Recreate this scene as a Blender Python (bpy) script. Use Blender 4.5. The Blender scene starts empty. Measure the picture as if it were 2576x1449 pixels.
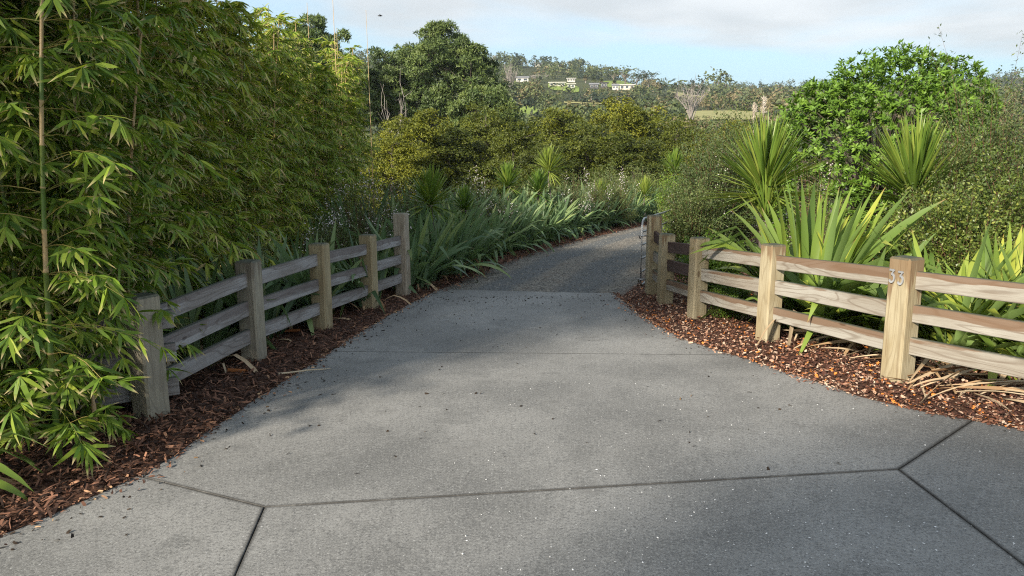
import bpy, bmesh, math, random
import numpy as np
from mathutils import Vector, Matrix

sc = bpy.context.scene
COL = sc.collection
rad = math.radians
rng = np.random.default_rng(7)
random.seed(7)

# ------------------------------------------------------------------ camera, light, sky, exposure
F, CU, CV, PITCH, EYE = 1839.0, 1288.0, 724.5, rad(10.08), 1.72
cam = bpy.data.cameras.new('camera')
cam.sensor_width = 36
cam.lens = 36 * F / 2576
cam.clip_start = 0.1
cam.clip_end = 9000
camo = bpy.data.objects.new('camera', cam)
COL.objects.link(camo)
camo.location = (0, 0, EYE)
camo.rotation_euler = (math.pi / 2 - PITCH, 0, 0)
sc.camera = camo

SUN_EL, SUN_AZ = rad(27), rad(218)           # azimuth clockwise from +Y: behind the camera and to the left
sdir = Vector((-math.sin(SUN_AZ) * math.cos(SUN_EL), -math.cos(SUN_AZ) * math.cos(SUN_EL), -math.sin(SUN_EL)))
sun = bpy.data.lights.new('sun', 'SUN')
sun.energy = 5.0
sun.angle = rad(3.2)
sun.color = (1.0, 0.90, 0.74)
suno = bpy.data.objects.new('sun', sun)
COL.objects.link(suno)
suno.rotation_euler = sdir.to_track_quat('-Z', 'Y').to_euler()

world = bpy.data.worlds.new('World')
sc.world = world
world.use_nodes = True
wn = world.node_tree
wn.nodes.clear()


def nd(nt, typ, **kw):
    n = nt.nodes.new(typ)
    for k, v in kw.items():
        if k in n.inputs and not hasattr(n, k):
            n.inputs[k].default_value = v
        else:
            setattr(n, k, v)
    return n


def lk(nt, a, b):
    nt.links.new(a, b)


def math_node(nt, op, a, b=None, clamp=False):
    n = nt.nodes.new('ShaderNodeMath')
    n.operation = op
    n.use_clamp = clamp
    for i, x in enumerate((a, b)):
        if x is None:
            continue
        if isinstance(x, (int, float)):
            n.inputs[i].default_value = x
        else:
            lk(nt, x, n.inputs[i])
    return n.outputs[0]


def smooth(nt, x, a, b, to0=0.0, to1=1.0):
    n = nt.nodes.new('ShaderNodeMapRange')
    n.interpolation_type = 'SMOOTHSTEP'
    lk(nt, x, n.inputs['Value'])
    n.inputs['From Min'].default_value = a
    n.inputs['From Max'].default_value = b
    n.inputs['To Min'].default_value = to0
    n.inputs['To Max'].default_value = to1
    return n.outputs['Result']


def mixc(nt, fac, a, b, blend='MIX'):
    n = nt.nodes.new('ShaderNodeMix')
    n.data_type = 'RGBA'
    n.blend_type = blend
    n.clamp_factor = True
    for sock, x in ((n.inputs[0], fac), (n.inputs[6], a), (n.inputs[7], b)):
        if isinstance(x, (int, float)):
            sock.default_value = x
        elif isinstance(x, tuple):
            sock.default_value = (*x, 1) if len(x) == 3 else x
        else:
            lk(nt, x, sock)
    return n.outputs[2]


SKY_STRENGTH = 0.13
CLOUD_X = 1.35
sky = wn.nodes.new('ShaderNodeTexSky')
sky.sky_type = 'NISHITA'
sky.sun_disc = False
sky.sun_elevation = SUN_EL
sky.sun_rotation = SUN_AZ
sky.air_density = 1.0
sky.dust_density = 0.6
sky.ozone_density = 1.2
tc = wn.nodes.new('ShaderNodeTexCoord')
sep = wn.nodes.new('ShaderNodeSeparateXYZ')
lk(wn, tc.outputs['Generated'], sep.inputs[0])
zc = math_node(wn, 'MAXIMUM', sep.outputs[2], 0.0)
den = math_node(wn, 'ADD', zc, 0.09)
px = math_node(wn, 'DIVIDE', sep.outputs[0], den)
py = math_node(wn, 'DIVIDE', sep.outputs[1], den)
comb = wn.nodes.new('ShaderNodeCombineXYZ')
lk(wn, math_node(wn, 'SUBTRACT', CLOUD_X, px), comb.inputs[0])
lk(wn, py, comb.inputs[1])
comb.inputs[2].default_value = 12.3
n1 = nd(wn, 'ShaderNodeTexNoise')
n1.inputs['Scale'].default_value = 0.42
n1.inputs['Detail'].default_value = 7
n1.inputs['Roughness'].default_value = 0.52
n1.inputs['Distortion'].default_value = 0.25
lk(wn, comb.outputs[0], n1.inputs['Vector'])
cover = smooth(wn, zc, 0.05, 0.20, -0.13, 0.095)
cover = math_node(wn, 'ADD', cover, smooth(wn, zc, 0.22, 0.6, 0.0, 0.06))
thin = math_node(wn, 'ADD', n1.outputs['Fac'], cover)
cmask = smooth(wn, thin, 0.49, 0.68)
n2 = nd(wn, 'ShaderNodeTexNoise')
n2.inputs['Scale'].default_value = 1.3
n2.inputs['Detail'].default_value = 5
lk(wn, comb.outputs[0], n2.inputs['Vector'])
ccol = mixc(wn, smooth(wn, n2.outputs['Fac'], 0.3, 0.7), (3.0, 3.08, 3.14), (3.95, 3.98, 4.0))
hz = smooth(wn, zc, 0.0, 0.30, 0.90, 0.45)            # pale milky air low in the sky
skyc = mixc(wn, hz, sky.outputs[0], (1.95, 2.95, 3.55))
skyf = mixc(wn, math_node(wn, 'MULTIPLY', cmask, 0.85), skyc, ccol)
bg = wn.nodes.new('ShaderNodeBackground')
bg.inputs['Strength'].default_value = SKY_STRENGTH
wo = wn.nodes.new('ShaderNodeOutputWorld')
lk(wn, skyf, bg.inputs[0])
lk(wn, bg.outputs[0], wo.inputs[0])

sc.view_settings.view_transform = 'Standard'
sc.view_settings.look = 'None'
sc.view_settings.gamma = 1.0
sc.view_settings.use_curve_mapping = False
sc.view_settings.exposure = 0.95
sc.render.engine = 'CYCLES'
sc.cycles.use_denoising = False
sc.cycles.filter_width = 1.15
sc.cycles.use_adaptive_sampling = False
sc.cycles.max_bounces = 6
sc.cycles.diffuse_bounces = 3
sc.cycles.transmission_bounces = 3
sc.cycles.glossy_bounces = 2
sc.cycles.volume_bounces = 0
sc.cycles.transparent_max_bounces = 4
sc.cycles.caustics_reflective = False
sc.cycles.caustics_refractive = False


# ------------------------------------------------------------------ places
def ray(u, v):
    a, b = (u - CU) / F, (v - CV) / F
    cp, sp = math.cos(PITCH), math.sin(PITCH)
    return np.array([a, cp - b * sp, -sp - b * cp])


def at(u, v, Y):
    d = ray(u, v)
    return np.array([0, 0, EYE]) + d * (Y / d[1])


def gnd(u, v, off=0.0):
    """the point of the sloping garden plane seen at photo point (u, v)"""
    d = ray(u, v)
    t = (EYE - off) / (-0.027 * d[1] + 0.02 * d[0] - d[2])
    return np.array([0, 0, EYE]) + d * t


def plane_z(x, y):
    return -0.027 * y + 0.02 * x


R_K = np.array([0, 25, 40, 60, 90, 130, 180, 250, 350, 450, 600, 800, 1100, 1500, 3000], float)
U_K = np.array([-2000, 700, 1250, 1450, 1600, 1800, 2100, 2600, 5000], float)
E_K = np.array([
    [-5.5, -5.5, -3.7, -3.2, -2.6, -1.4, 0.4, 1.5, 2.6, 3.4, 4.6, 4.4, 4.2, 3.2, 1.6],
    [-5.5, -5.5, -3.7, -3.2, -2.2, -0.6, 2.2, 3.5, 4.9, 5.9, 7.0, 6.0, 4.8, 3.2, 1.6],
    [-5.5, -5.5, -3.7, -3.2, -2.2, -0.6, 2.3, 3.6, 5.0, 5.9, 7.0, 6.2, 4.8, 3.2, 1.6],
    [-5.5, -5.5, -3.7, -3.2, -2.2, -0.5, 2.2, 3.5, 4.8, 5.6, 6.5, 5.7, 4.8, 3.2, 1.6],
    [-5.5, -5.5, -3.7, -3.2, -2.2, -0.5, 2.1, 3.3, 4.5, 5.1, 5.3, 4.9, 4.8, 3.2, 1.6],
    [-5.5, -5.5, -3.7, -3.2, -2.3, -0.6, 1.9, 2.9, 3.5, 3.9, 4.2, 4.6, 5.0, 3.4, 1.6],
    [-5.5, -5.5, -3.7, -3.2, -2.5, -1.0, 1.2, 2.4, 3.1, 3.5, 4.0, 4.6, 5.0, 3.6, 1.6],
    [-5.5, -5.5, -3.7, -3.2, -2.6, -1.6, 0.2, 1.6, 2.6, 3.2, 3.8, 4.5, 5.0, 3.6, 1.6],
    [-5.5, -5.5, -3.7, -3.2, -2.6, -1.6, 0.2, 1.6, 2.4, 3.0, 3.6, 4.2, 4.5, 3.4, 1.6]])


def zg(x, y):
    x, y = np.asarray(x, float), np.asarray(y, float)
    r = np.hypot(x, y) + 1e-6
    az = np.arctan2(x, np.maximum(y, 1e-3))
    az = np.clip(az, -1.2, 1.2)
    u = CU + F * np.tan(az)
    iu = np.clip(np.searchsorted(U_K, u) - 1, 0, len(U_K) - 2)
    fu = np.clip((u - U_K[iu]) / (U_K[iu + 1] - U_K[iu]), 0, 1)
    ir = np.clip(np.searchsorted(R_K, r) - 1, 0, len(R_K) - 2)
    fr = np.clip((r - R_K[ir]) / (R_K[ir + 1] - R_K[ir]), 0, 1)
    fr = np.where(ir > 1, fr * fr * (3 - 2 * fr) * 0.5 + fr * 0.5, fr)
    e = ((E_K[iu, ir] * (1 - fr) + E_K[iu, ir + 1] * fr) * (1 - fu)
         + (E_K[iu + 1, ir] * (1 - fr) + E_K[iu + 1, ir + 1] * fr) * fu)
    zp = EYE + r * np.tan(np.radians(e))
    back = np.clip(-y / 60.0 + 0.2, 0, 1)                 # behind the camera the land stays level
    zp = zp * (1 - back) + (-0.8) * back
    t = np.clip((r - 24) / 18.0, 0, 1)
    t = t * t * (3 - 2 * t)
    return plane_z(np.clip(x, -30, 30), np.clip(y, -30, 45)) * (1 - t) + zp * t


def zgf(x, y):
    return float(zg(x, y))


# ------------------------------------------------------------------ objects
def tag(o, label=None, cat=None, group=None, kind=None):
    if label:
        o['label'] = label
    if cat:
        o['category'] = cat
    if group:
        o['group'] = group
    if kind:
        o['kind'] = kind
    return o


def thing(name, label, cat, loc=(0, 0, 0), group=None, rz=0.0):
    o = bpy.data.objects.new(name, None)
    o.empty_display_size = 0.2
    o.location = loc
    o.rotation_euler = (0, 0, rz)
    COL.objects.link(o)
    return tag(o, label, cat, group)


def obj(name, me, parent=None, mat=None, matrix=None, kind=None):
    o = bpy.data.objects.new(name, me)
    COL.objects.link(o)
    if mat is not None and not me.materials:
        me.materials.append(mat)
    if parent is not None:
        o.parent = parent
    if matrix is not None:
        o.matrix_basis = matrix
    if kind:
        o['kind'] = kind
    return o


KIDS = {}


def dup(root, loc, rz=0.0, s=1.0, label=None):
    """a copy of a thing with copies of its parts and sub-parts (meshes shared)"""
    if root not in KIDS:
        KIDS[root] = [(c, list(c.children)) for c in root.children]
    r = root.copy()
    COL.objects.link(r)
    r.location = loc
    r.rotation_euler = (0, 0, rz)
    sx = s if isinstance(s, (tuple, list)) else (s, s, s)
    r.scale = sx
    if label:
        r['label'] = label
    for c, gs in KIDS[root]:
        k = c.copy()
        COL.objects.link(k)
        k.parent = r
        for g in gs:
            q = g.copy()
            COL.objects.link(q)
            q.parent = k
    return r


def np_mesh(name, V, tris=None, quads=None, attrs=None, mats=(), midx=None, smooth_sh=False):
    V = np.ascontiguousarray(V, np.float32).reshape(-1, 3)
    fl, ls, tot = [], [], []
    start = 0
    for arr, k in ((tris, 3), (quads, 4)):
        if arr is None or len(arr) == 0:
            continue
        arr = np.asarray(arr, np.int32).reshape(-1, k)
        fl.append(arr.ravel())
        ls.append(start + np.arange(len(arr)) * k)
        tot.append(np.full(len(arr), k))
        start += arr.size
    me = bpy.data.meshes.new(name)
    me.vertices.add(len(V))
    me.vertices.foreach_set('co', V.ravel())
    fl = np.concatenate(fl).astype(np.int32)
    ls = np.concatenate(ls).astype(np.int32)
    me.loops.add(len(fl))
    me.loops.foreach_set('vertex_index', fl)
    me.polygons.add(len(ls))
    me.polygons.foreach_set('loop_start', ls)
    me.polygons.foreach_set('use_smooth', np.full(len(ls), smooth_sh, dtype=bool))
    if midx is not None:
        me.polygons.foreach_set('material_index', np.asarray(midx, np.int32))
    for k, a in (attrs or {}).items():
        at_ = me.attributes.new(k, 'FLOAT', 'POINT')
        at_.data.foreach_set('value', np.ascontiguousarray(a, np.float32).ravel())
    for m in mats:
        me.materials.append(m)
    me.update(calc_edges=True)
    return me


class Acc:
    """gathers pieces of one part"""

    def __init__(s):
        s.V, s.T, s.Q, s.t, s.a, s.n = [], [], [], [], [], 0

    def add(s, V, tris=None, quads=None, tint=0.5, along=0.0):
        V = np.asarray(V, float).reshape(-1, 3)
        m = len(V)
        s.V.append(V)
        if tris is not None and len(tris):
            s.T.append(np.asarray(tris).reshape(-1, 3) + s.n)
        if quads is not None and len(quads):
            s.Q.append(np.asarray(quads).reshape(-1, 4) + s.n)
        s.t.append(np.broadcast_to(np.asarray(tint, float), (m,)))
        s.a.append(np.broadcast_to(np.asarray(along, float), (m,)))
        s.n += m

    def mesh(s, name, mat=None, smooth_sh=False):
        return np_mesh(name, np.concatenate(s.V), np.concatenate(s.T) if s.T else None,
                       np.concatenate(s.Q) if s.Q else None,
                       {'tint': np.concatenate(s.t), 'along': np.concatenate(s.a)},
                       (mat,) if mat else (), smooth_sh=smooth_sh)

    def tube(s, pts, radii, sides=6, tint=0.5, along=0.0, cap=True):
        pts = np.asarray(pts, float)
        n = len(pts)
        radii = np.broadcast_to(np.asarray(radii, float), (n,))
        tang = np.gradient(pts, axis=0)
        tang /= np.linalg.norm(tang, axis=1)[:, None] + 1e-9
        ref = np.array([0, 0, 1.0]) if abs(tang[0][2]) < 0.8 else np.array([1.0, 0, 0])
        a = np.cross(tang, ref)
        a /= np.linalg.norm(a, axis=1)[:, None] + 1e-9
        b = np.cross(tang, a)
        ang = np.arange(sides) / sides * 2 * math.pi
        ring = (a[:, None, :] * np.cos(ang)[None, :, None] + b[:, None, :] * np.sin(ang)[None, :, None])
        V = pts[:, None, :] + ring * radii[:, None, None]
        i = np.arange(n - 1)[:, None] * sides
        j = np.arange(sides)[None, :]
        k = (j + 1) % sides
        q = np.stack([i + j, i + k, i + sides + k, i + sides + j], -1).reshape(-1, 4)
        V = V.reshape(-1, 3)
        tt = np.repeat(np.broadcast_to(np.asarray(tint, float), (n,)), sides)
        al = np.repeat(np.broadcast_to(np.asarray(along, float), (n,)), sides)
        tr = None
        if cap:
            V = np.vstack([V, pts[-1:], pts[:1]])
            e = (n - 1) * sides
            tr = [[e + jj, e + (jj + 1) % sides, n * sides] for jj in range(sides)]
            tr += [[(jj + 1) % sides, jj, n * sides + 1] for jj in range(sides)]
            tt = np.append(tt, [tt[-1], tt[0]])
            al = np.append(al, [al[-1], al[0]])
        s.add(V, tr, q, tt, al)


def norm(a):
    return a / (np.linalg.norm(a, axis=-1, keepdims=True) + 1e-9)


T_LEAF = (np.array([[0, 0, 0], [.3, -.5, .02], [.3, .5, .02], [.7, -.36, -.03], [.7, .36, -.03], [1, 0, -.13]], float),
          np.array([[0, 1, 2], [3, 5, 4]]), np.array([[1, 3, 4, 2]]))
T_DIAM = (np.array([[0, 0, 0], [.45, -.5, .05], [1, 0, -.06], [.45, .5, .05]], float), None, np.array([[0, 1, 2, 3]]))
T_OVAL = (np.array([[0, 0, 0], [.3, -.42, .07], [.3, .42, .07], [.72, -.45, .04], [.72, .45, .04], [1, 0, -.06],
                    [.3, 0, 0], [.72, 0, -.03]], float),
          np.array([[0, 1, 6], [0, 6, 2], [3, 5, 7], [7, 5, 4]]), np.array([[1, 3, 7, 6], [6, 7, 4, 2]]))


def put_leaves(acc, templ, pos, X, up, L, W, tint, along_z=False):
    """many leaves at once: X is the leaf's length axis, up the side its face turns to"""
    tv, tt, tq = templ
    n, k = len(pos), len(tv)
    X = norm(np.asarray(X, float))
    Y = norm(np.cross(up, X))
    Z = np.cross(X, Y)
    L = np.broadcast_to(np.asarray(L, float), (n,))
    W = np.broadcast_to(np.asarray(W, float), (n,))
    V = (pos[:, None, :] + X[:, None, :] * (tv[None, :, 0:1] * L[:, None, None])
         + Y[:, None, :] * (tv[None, :, 1:2] * W[:, None, None])
         + Z[:, None, :] * (tv[None, :, 2:3] * L[:, None, None]))
    off = (np.arange(n) * k)[:, None, None]
    T = (tt[None] + off).reshape(-1, 3) if tt is not None else None
    Q = (tq[None] + off).reshape(-1, 4) if tq is not None else None
    acc.add(V.reshape(-1, 3), T, Q, np.repeat(np.broadcast_to(tint, (n,)), k), np.tile(tv[:, 0], n))


def templ_mesh(name, templ, mat):
    a = Acc()
    a.add(templ[0], templ[1], templ[2], 0.5, templ[0][:, 0])
    return a.mesh(name, mat)


def leaf_parts(parent, name, me, pos, X, up, L, W):
    """single leaves as parts of a plant, all sharing one mesh"""
    X = norm(np.asarray(X, float))
    Y = norm(np.cross(up, X))
    Z = np.cross(X, Y)
    for i in range(len(pos)):
        M = Matrix(((X[i][0] * L[i], Y[i][0] * W[i], Z[i][0] * L[i], pos[i][0]),
                    (X[i][1] * L[i], Y[i][1] * W[i], Z[i][1] * L[i], pos[i][1]),
                    (X[i][2] * L[i], Y[i][2] * W[i], Z[i][2] * L[i], pos[i][2]), (0, 0, 0, 1)))
        obj(name, me, parent, None, M)


def rvec(n):
    return norm(rng.normal(size=(n, 3)))


# ------------------------------------------------------------------ materials
def new_mat(name):
    m = bpy.data.materials.new(name)
    m.use_nodes = True
    nt = m.node_tree
    b = nt.nodes['Principled BSDF']
    return m, nt, b


def ramp(nt, fac, stops, interp='LINEAR'):
    n = nt.nodes.new('ShaderNodeValToRGB')
    cr = n.color_ramp
    cr.interpolation = interp
    while len(cr.elements) < len(stops):
        cr.elements.new(0.5)
    for e, (p, c) in zip(cr.elements, stops):
        e.position = p
        e.color = (*c, 1)
    if not isinstance(fac, (int, float)):
        lk(nt, fac, n.inputs[0])
    return n.outputs[0]


def leaf_mat(name, stops, tip=None, tip_at=(0.72, 0.98), tip_amount=0.8, back=None, rough=0.45, transl=0.3,
             objvar=0.5, spec=0.4, tr_tint=(1.25, 1.2, 0.6)):
    m, nt, b = new_mat(name)
    ta = nd(nt, 'ShaderNodeAttribute', attribute_name='tint')
    al = nd(nt, 'ShaderNodeAttribute', attribute_name='along')
    oi = nd(nt, 'ShaderNodeObjectInfo')
    rv = math_node(nt, 'MULTIPLY', math_node(nt, 'SUBTRACT', oi.outputs['Random'], 0.5), objvar)
    fac = math_node(nt, 'ADD', ta.outputs['Fac'], rv, True)
    col = ramp(nt, fac, stops)
    if back is not None:
        g = nd(nt, 'ShaderNodeNewGeometry')
        col = mixc(nt, math_node(nt, 'MULTIPLY', g.outputs['Backfacing'], 0.85), col, back)
    if tip is not None:
        tf = smooth(nt, al.outputs['Fac'], *tip_at)
        w = nd(nt, 'ShaderNodeTexWhiteNoise', noise_dimensions='1D')
        lk(nt, math_node(nt, 'ADD', ta.outputs['Fac'], math_node(nt, 'MULTIPLY', oi.outputs['Random'], 7.3)), w.inputs['W'])
        tf = math_node(nt, 'MULTIPLY', tf, smooth(nt, w.outputs['Value'], 0.25, 0.6, 0.0, tip_amount))
        col = mixc(nt, tf, col, tip)
    lk(nt, col, b.inputs['Base Color'])
    b.inputs['Roughness'].default_value = rough
    b.inputs['Specular IOR Level'].default_value = spec
    tr = nd(nt, 'ShaderNodeBsdfTranslucent')
    lk(nt, mixc(nt, 1.0, col, tr_tint, 'MULTIPLY'), tr.inputs[0])
    mx = nd(nt, 'ShaderNodeMixShader')
    mx.inputs[0].default_value = transl
    lk(nt, b.outputs[0], mx.inputs[1])
    lk(nt, tr.outputs[0], mx.inputs[2])
    lk(nt, mx.outputs[0], nt.nodes['Material Output'].inputs[0])
    return m


def bark_mat(name, c1, c2, scale=8.0):
    m, nt, b = new_mat(name)
    t = nd(nt, 'ShaderNodeTexCoord')
    n = nd(nt, 'ShaderNodeTexNoise')
    n.inputs['Scale'].default_value = scale
    n.inputs['Detail'].default_value = 4
    lk(nt, t.outputs['Object'], n.inputs['Vector'])
    lk(nt, mixc(nt, smooth(nt, n.outputs['Fac'], 0.3, 0.7), c1, c2), b.inputs['Base Color'])
    b.inputs['Roughness'].default_value = 0.85
    return m


def tint_mat(name, stops, rough=0.85, objvar=0.6, spec=0.2):
    """pieces whose own colour varies from piece to piece"""
    m, nt, b = new_mat(name)
    ta = nd(nt, 'ShaderNodeAttribute', attribute_name='tint')
    oi = nd(nt, 'ShaderNodeObjectInfo')
    rv = math_node(nt, 'MULTIPLY', math_node(nt, 'SUBTRACT', oi.outputs['Random'], 0.5), objvar)
    lk(nt, ramp(nt, math_node(nt, 'ADD', ta.outputs['Fac'], rv, True), stops), b.inputs['Base Color'])
    b.inputs['Roughness'].default_value = rough
    b.inputs['Specular IOR Level'].default_value = spec
    return m


def plain_mat(name, col, rough=0.6, metal=0.0):
    m, nt, b = new_mat(name)
    t = nd(nt, 'ShaderNodeTexCoord')
    n = nd(nt, 'ShaderNodeTexNoise')
    n.inputs['Scale'].default_value = 14
    n.inputs['Detail'].default_value = 3
    lk(nt, t.outputs['Object'], n.inputs['Vector'])
    dk = tuple(c * 0.72 for c in col)
    lk(nt, mixc(nt, smooth(nt, n.outputs['Fac'], 0.35, 0.65), dk, col), b.inputs['Base Color'])
    b.inputs['Roughness'].default_value = rough
    b.inputs['Metallic'].default_value = metal
    return m


def wood_mat(name, pale, mid, dark, stain, axis, moss=0.0, stain_amt=0.6, grain=1.0):
    """weathered sawn timber; axis is the object axis along the grain"""
    m, nt, b = new_mat(name)
    t = nd(nt, 'ShaderNodeTexCoord')
    oi = nd(nt, 'ShaderNodeObjectInfo')
    off = nd(nt, 'ShaderNodeCombineXYZ')
    for i, k in enumerate((37.0, 91.0, 53.0)):
        lk(nt, math_node(nt, 'MULTIPLY', oi.outputs['Random'], k), off.inputs[i])
    add = nd(nt, 'ShaderNodeVectorMath', operation='ADD')
    lk(nt, t.outputs['Object'], add.inputs[0])
    lk(nt, off.outputs[0], add.inputs[1])

    def stretched(along, across):
        mp = nd(nt, 'ShaderNodeMapping')
        sv = [across] * 3
        sv[axis] = along
        mp.inputs['Scale'].default_value = sv
        lk(nt, add.outputs[0], mp.inputs[0])
        return mp.outputs[0]

    def noise(vec, scale, detail=4, rough=0.55, dist=0.0):
        n = nd(nt, 'ShaderNodeTexNoise')
        n.inputs['Scale'].default_value = scale
        n.inputs['Detail'].default_value = detail
        n.inputs['Roughness'].default_value = rough
        n.inputs['Distortion'].default_value = dist
        lk(nt, vec, n.inputs['Vector'])
        return n.outputs['Fac']

    # growth rings cut lengthwise: contour lines of a slow stretched noise
    slow = noise(stretched(0.55, 4.5), 1.0, 2, 0.45, 0.3)
    rings = math_node(nt, 'PINGPONG', math_node(nt, 'MULTIPLY', slow, 26.0), 1.0)
    ringl = smooth(nt, rings, 0.62, 0.98)
    fib = noise(stretched(2.0, 90.0), 1.0, 3, 0.6)
    blot = noise(stretched(1.6, 5.0), 1.0, 4, 0.6)
    col = mixc(nt, smooth(nt, blot, 0.35, 0.65), pale, mid)
    col = mixc(nt, math_node(nt, 'MULTIPLY', ringl, 0.5 * grain), col, dark)
    col = mixc(nt, math_node(nt, 'MULTIPLY', smooth(nt, fib, 0.45, 0.75), 0.45), col, dark)
    # weather stain running down from the upper edge
    ss = nd(nt, 'ShaderNodeSeparateXYZ')
    lk(nt, t.outputs['Object'], ss.inputs[0])
    stn = noise(stretched(1.3, 12.0) if axis == 0 else stretched(1.0, 16.0), 1.0, 4, 0.6)
    if axis == 0:
        hgt = smooth(nt, ss.outputs[2], -0.05, 0.075, -0.26, 0.34)
    else:
        hgt = smooth(nt, ss.outputs[2], 0.55, 1.15, -0.25, 0.14)
    hgt = math_node(nt, 'ADD', hgt, math_node(nt, 'MULTIPLY', math_node(nt, 'SUBTRACT', oi.outputs['Random'], 0.62), 0.5))
    sf = smooth(nt, math_node(nt, 'ADD', stn, hgt), 0.53, 0.63)
    col = mixc(nt, math_node(nt, 'MULTIPLY', sf, stain_amt), col, stain)
    # knots
    vo = nd(nt, 'ShaderNodeTexVoronoi', feature='F1')
    vo.inputs['Scale'].default_value = 1.0
    lk(nt, stretched(2.1, 5.5), vo.inputs['Vector'])
    kn = smooth(nt, vo.outputs['Distance'], 0.05, 0.12, 1.0, 0.0)
    col = mixc(nt, math_node(nt, 'MULTIPLY', kn, 0.75), col, tuple(c * 0.55 for c in stain))
    if moss:
        g = nd(nt, 'ShaderNodeNewGeometry')
        gs = nd(nt, 'ShaderNodeSeparateXYZ')
        lk(nt, g.outputs['Normal'], gs.inputs[0])
        mf = math_node(nt, 'MULTIPLY', smooth(nt, gs.outputs[2], 0.45, 0.85), smooth(nt, noise(t.outputs['Object'], 22.0), 0.25, 0.5, 0.5, moss))
        col = mixc(nt, mf, col, (0.045, 0.055, 0.04))
    lk(nt, col, b.inputs['Base Color'])
    b.inputs['Roughness'].default_value = 0.8
    b.inputs['Specular IOR Level'].default_value = 0.25
    bp = nd(nt, 'ShaderNodeBump')
    bp.inputs['Strength'].default_value = 0.35
    bp.inputs['Distance'].default_value = 0.004
    lk(nt, math_node(nt, 'SUBTRACT', fib, math_node(nt, 'MULTIPLY', ringl, 0.6)), bp.inputs['Height'])
    lk(nt, bp.outputs[0], b.inputs['Normal'])
    return m


M_RAIL_R = wood_mat('rail_timber_pale', (0.325, 0.312, 0.280), (0.245, 0.222, 0.188), (0.125, 0.094, 0.07), (0.14, 0.08, 0.045), 0, moss=0.9, stain_amt=0.8)
M_RAIL_L = wood_mat('rail_timber_grey', (0.34, 0.33, 0.33), (0.24, 0.22, 0.21), (0.11, 0.09, 0.08), (0.12, 0.095, 0.09), 0, moss=0.8, stain_amt=0.6)
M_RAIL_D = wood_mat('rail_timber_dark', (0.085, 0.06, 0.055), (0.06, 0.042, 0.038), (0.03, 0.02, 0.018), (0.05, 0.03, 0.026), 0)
M_POST = wood_mat('post_timber', (0.355, 0.312, 0.215), (0.285, 0.235, 0.145), (0.15, 0.11, 0.06), (0.14, 0.08, 0.04), 2, moss=0.95, stain_amt=0.7, grain=0.6)
M_POST_W = wood_mat('gate_post_timber', (0.42, 0.37, 0.30), (0.30, 0.25, 0.19), (0.13, 0.09, 0.06), (0.10, 0.065, 0.045), 2, moss=0.6, stain_amt=0.6, grain=0.8)
M_POST_L = wood_mat('post_timber_aged', (0.40, 0.335, 0.21), (0.31, 0.245, 0.145), (0.14, 0.105, 0.06), (0.10, 0.065, 0.035), 2, moss=0.95, stain_amt=0.6, grain=0.6)
M_POST_G = wood_mat('post_timber_grey', (0.33, 0.30, 0.23), (0.25, 0.225, 0.18), (0.13, 0.11, 0.085), (0.10, 0.075, 0.055), 2, moss=0.95, stain_amt=0.5, grain=0.6)
M_STEEL = plain_mat('galvanised_steel', (0.42, 0.43, 0.44), 0.45, 0.6)
M_NUM = plain_mat('brushed_numeral_metal', (0.40, 0.415, 0.44), 0.42, 0.3)
M_BOLT = plain_mat('rusty_bolt', (0.09, 0.05, 0.035), 0.7, 0.4)


def ground_mat(name, stops, scale, bump, dist=0.02, rough=0.95):
    m, nt, b = new_mat(name)
    t = nd(nt, 'ShaderNodeTexCoord')
    n = nd(nt, 'ShaderNodeTexNoise')
    n.inputs['Scale'].default_value = scale
    n.inputs['Detail'].default_value = 8
    n.inputs['Roughness'].default_value = 0.7
    lk(nt, t.outputs['Object'], n.inputs['Vector'])
    lk(nt, ramp(nt, n.outputs['Fac'], stops), b.inputs['Base Color'])
    b.inputs['Roughness'].default_value = rough
    b.inputs['Specular IOR Level'].default_value = 0.15
    bp = nd(nt, 'ShaderNodeBump')
    bp.inputs['Strength'].default_value = bump
    bp.inputs['Distance'].default_value = dist
    lk(nt, n.outputs['Fac'], bp.inputs['Height'])
    lk(nt, bp.outputs[0], b.inputs['Normal'])
    return m


M_HILL = ground_mat('hill_ground', [(0.3, (0.03, 0.036, 0.016)), (0.55, (0.055, 0.065, 0.025)), (0.75, (0.10, 0.10, 0.04))], 0.03, 0.3, 1.0)
M_PADDOCK = ground_mat('paddock_grass', [(0.3, (0.13, 0.19, 0.035)), (0.7, (0.24, 0.30, 0.07))], 0.12, 0.3, 0.3)
M_PADDOCK_DRY = ground_mat('dry_paddock_grass', [(0.3, (0.20, 0.20, 0.08)), (0.7, (0.33, 0.31, 0.14))], 0.12, 0.3, 0.3)
M_MULCH = ground_mat('mulch_soil', [(0.3, (0.025, 0.015, 0.012)), (0.5, (0.075, 0.038, 0.026)), (0.72, (0.16, 0.085, 0.055))], 16.0, 0.8, 0.03)


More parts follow.
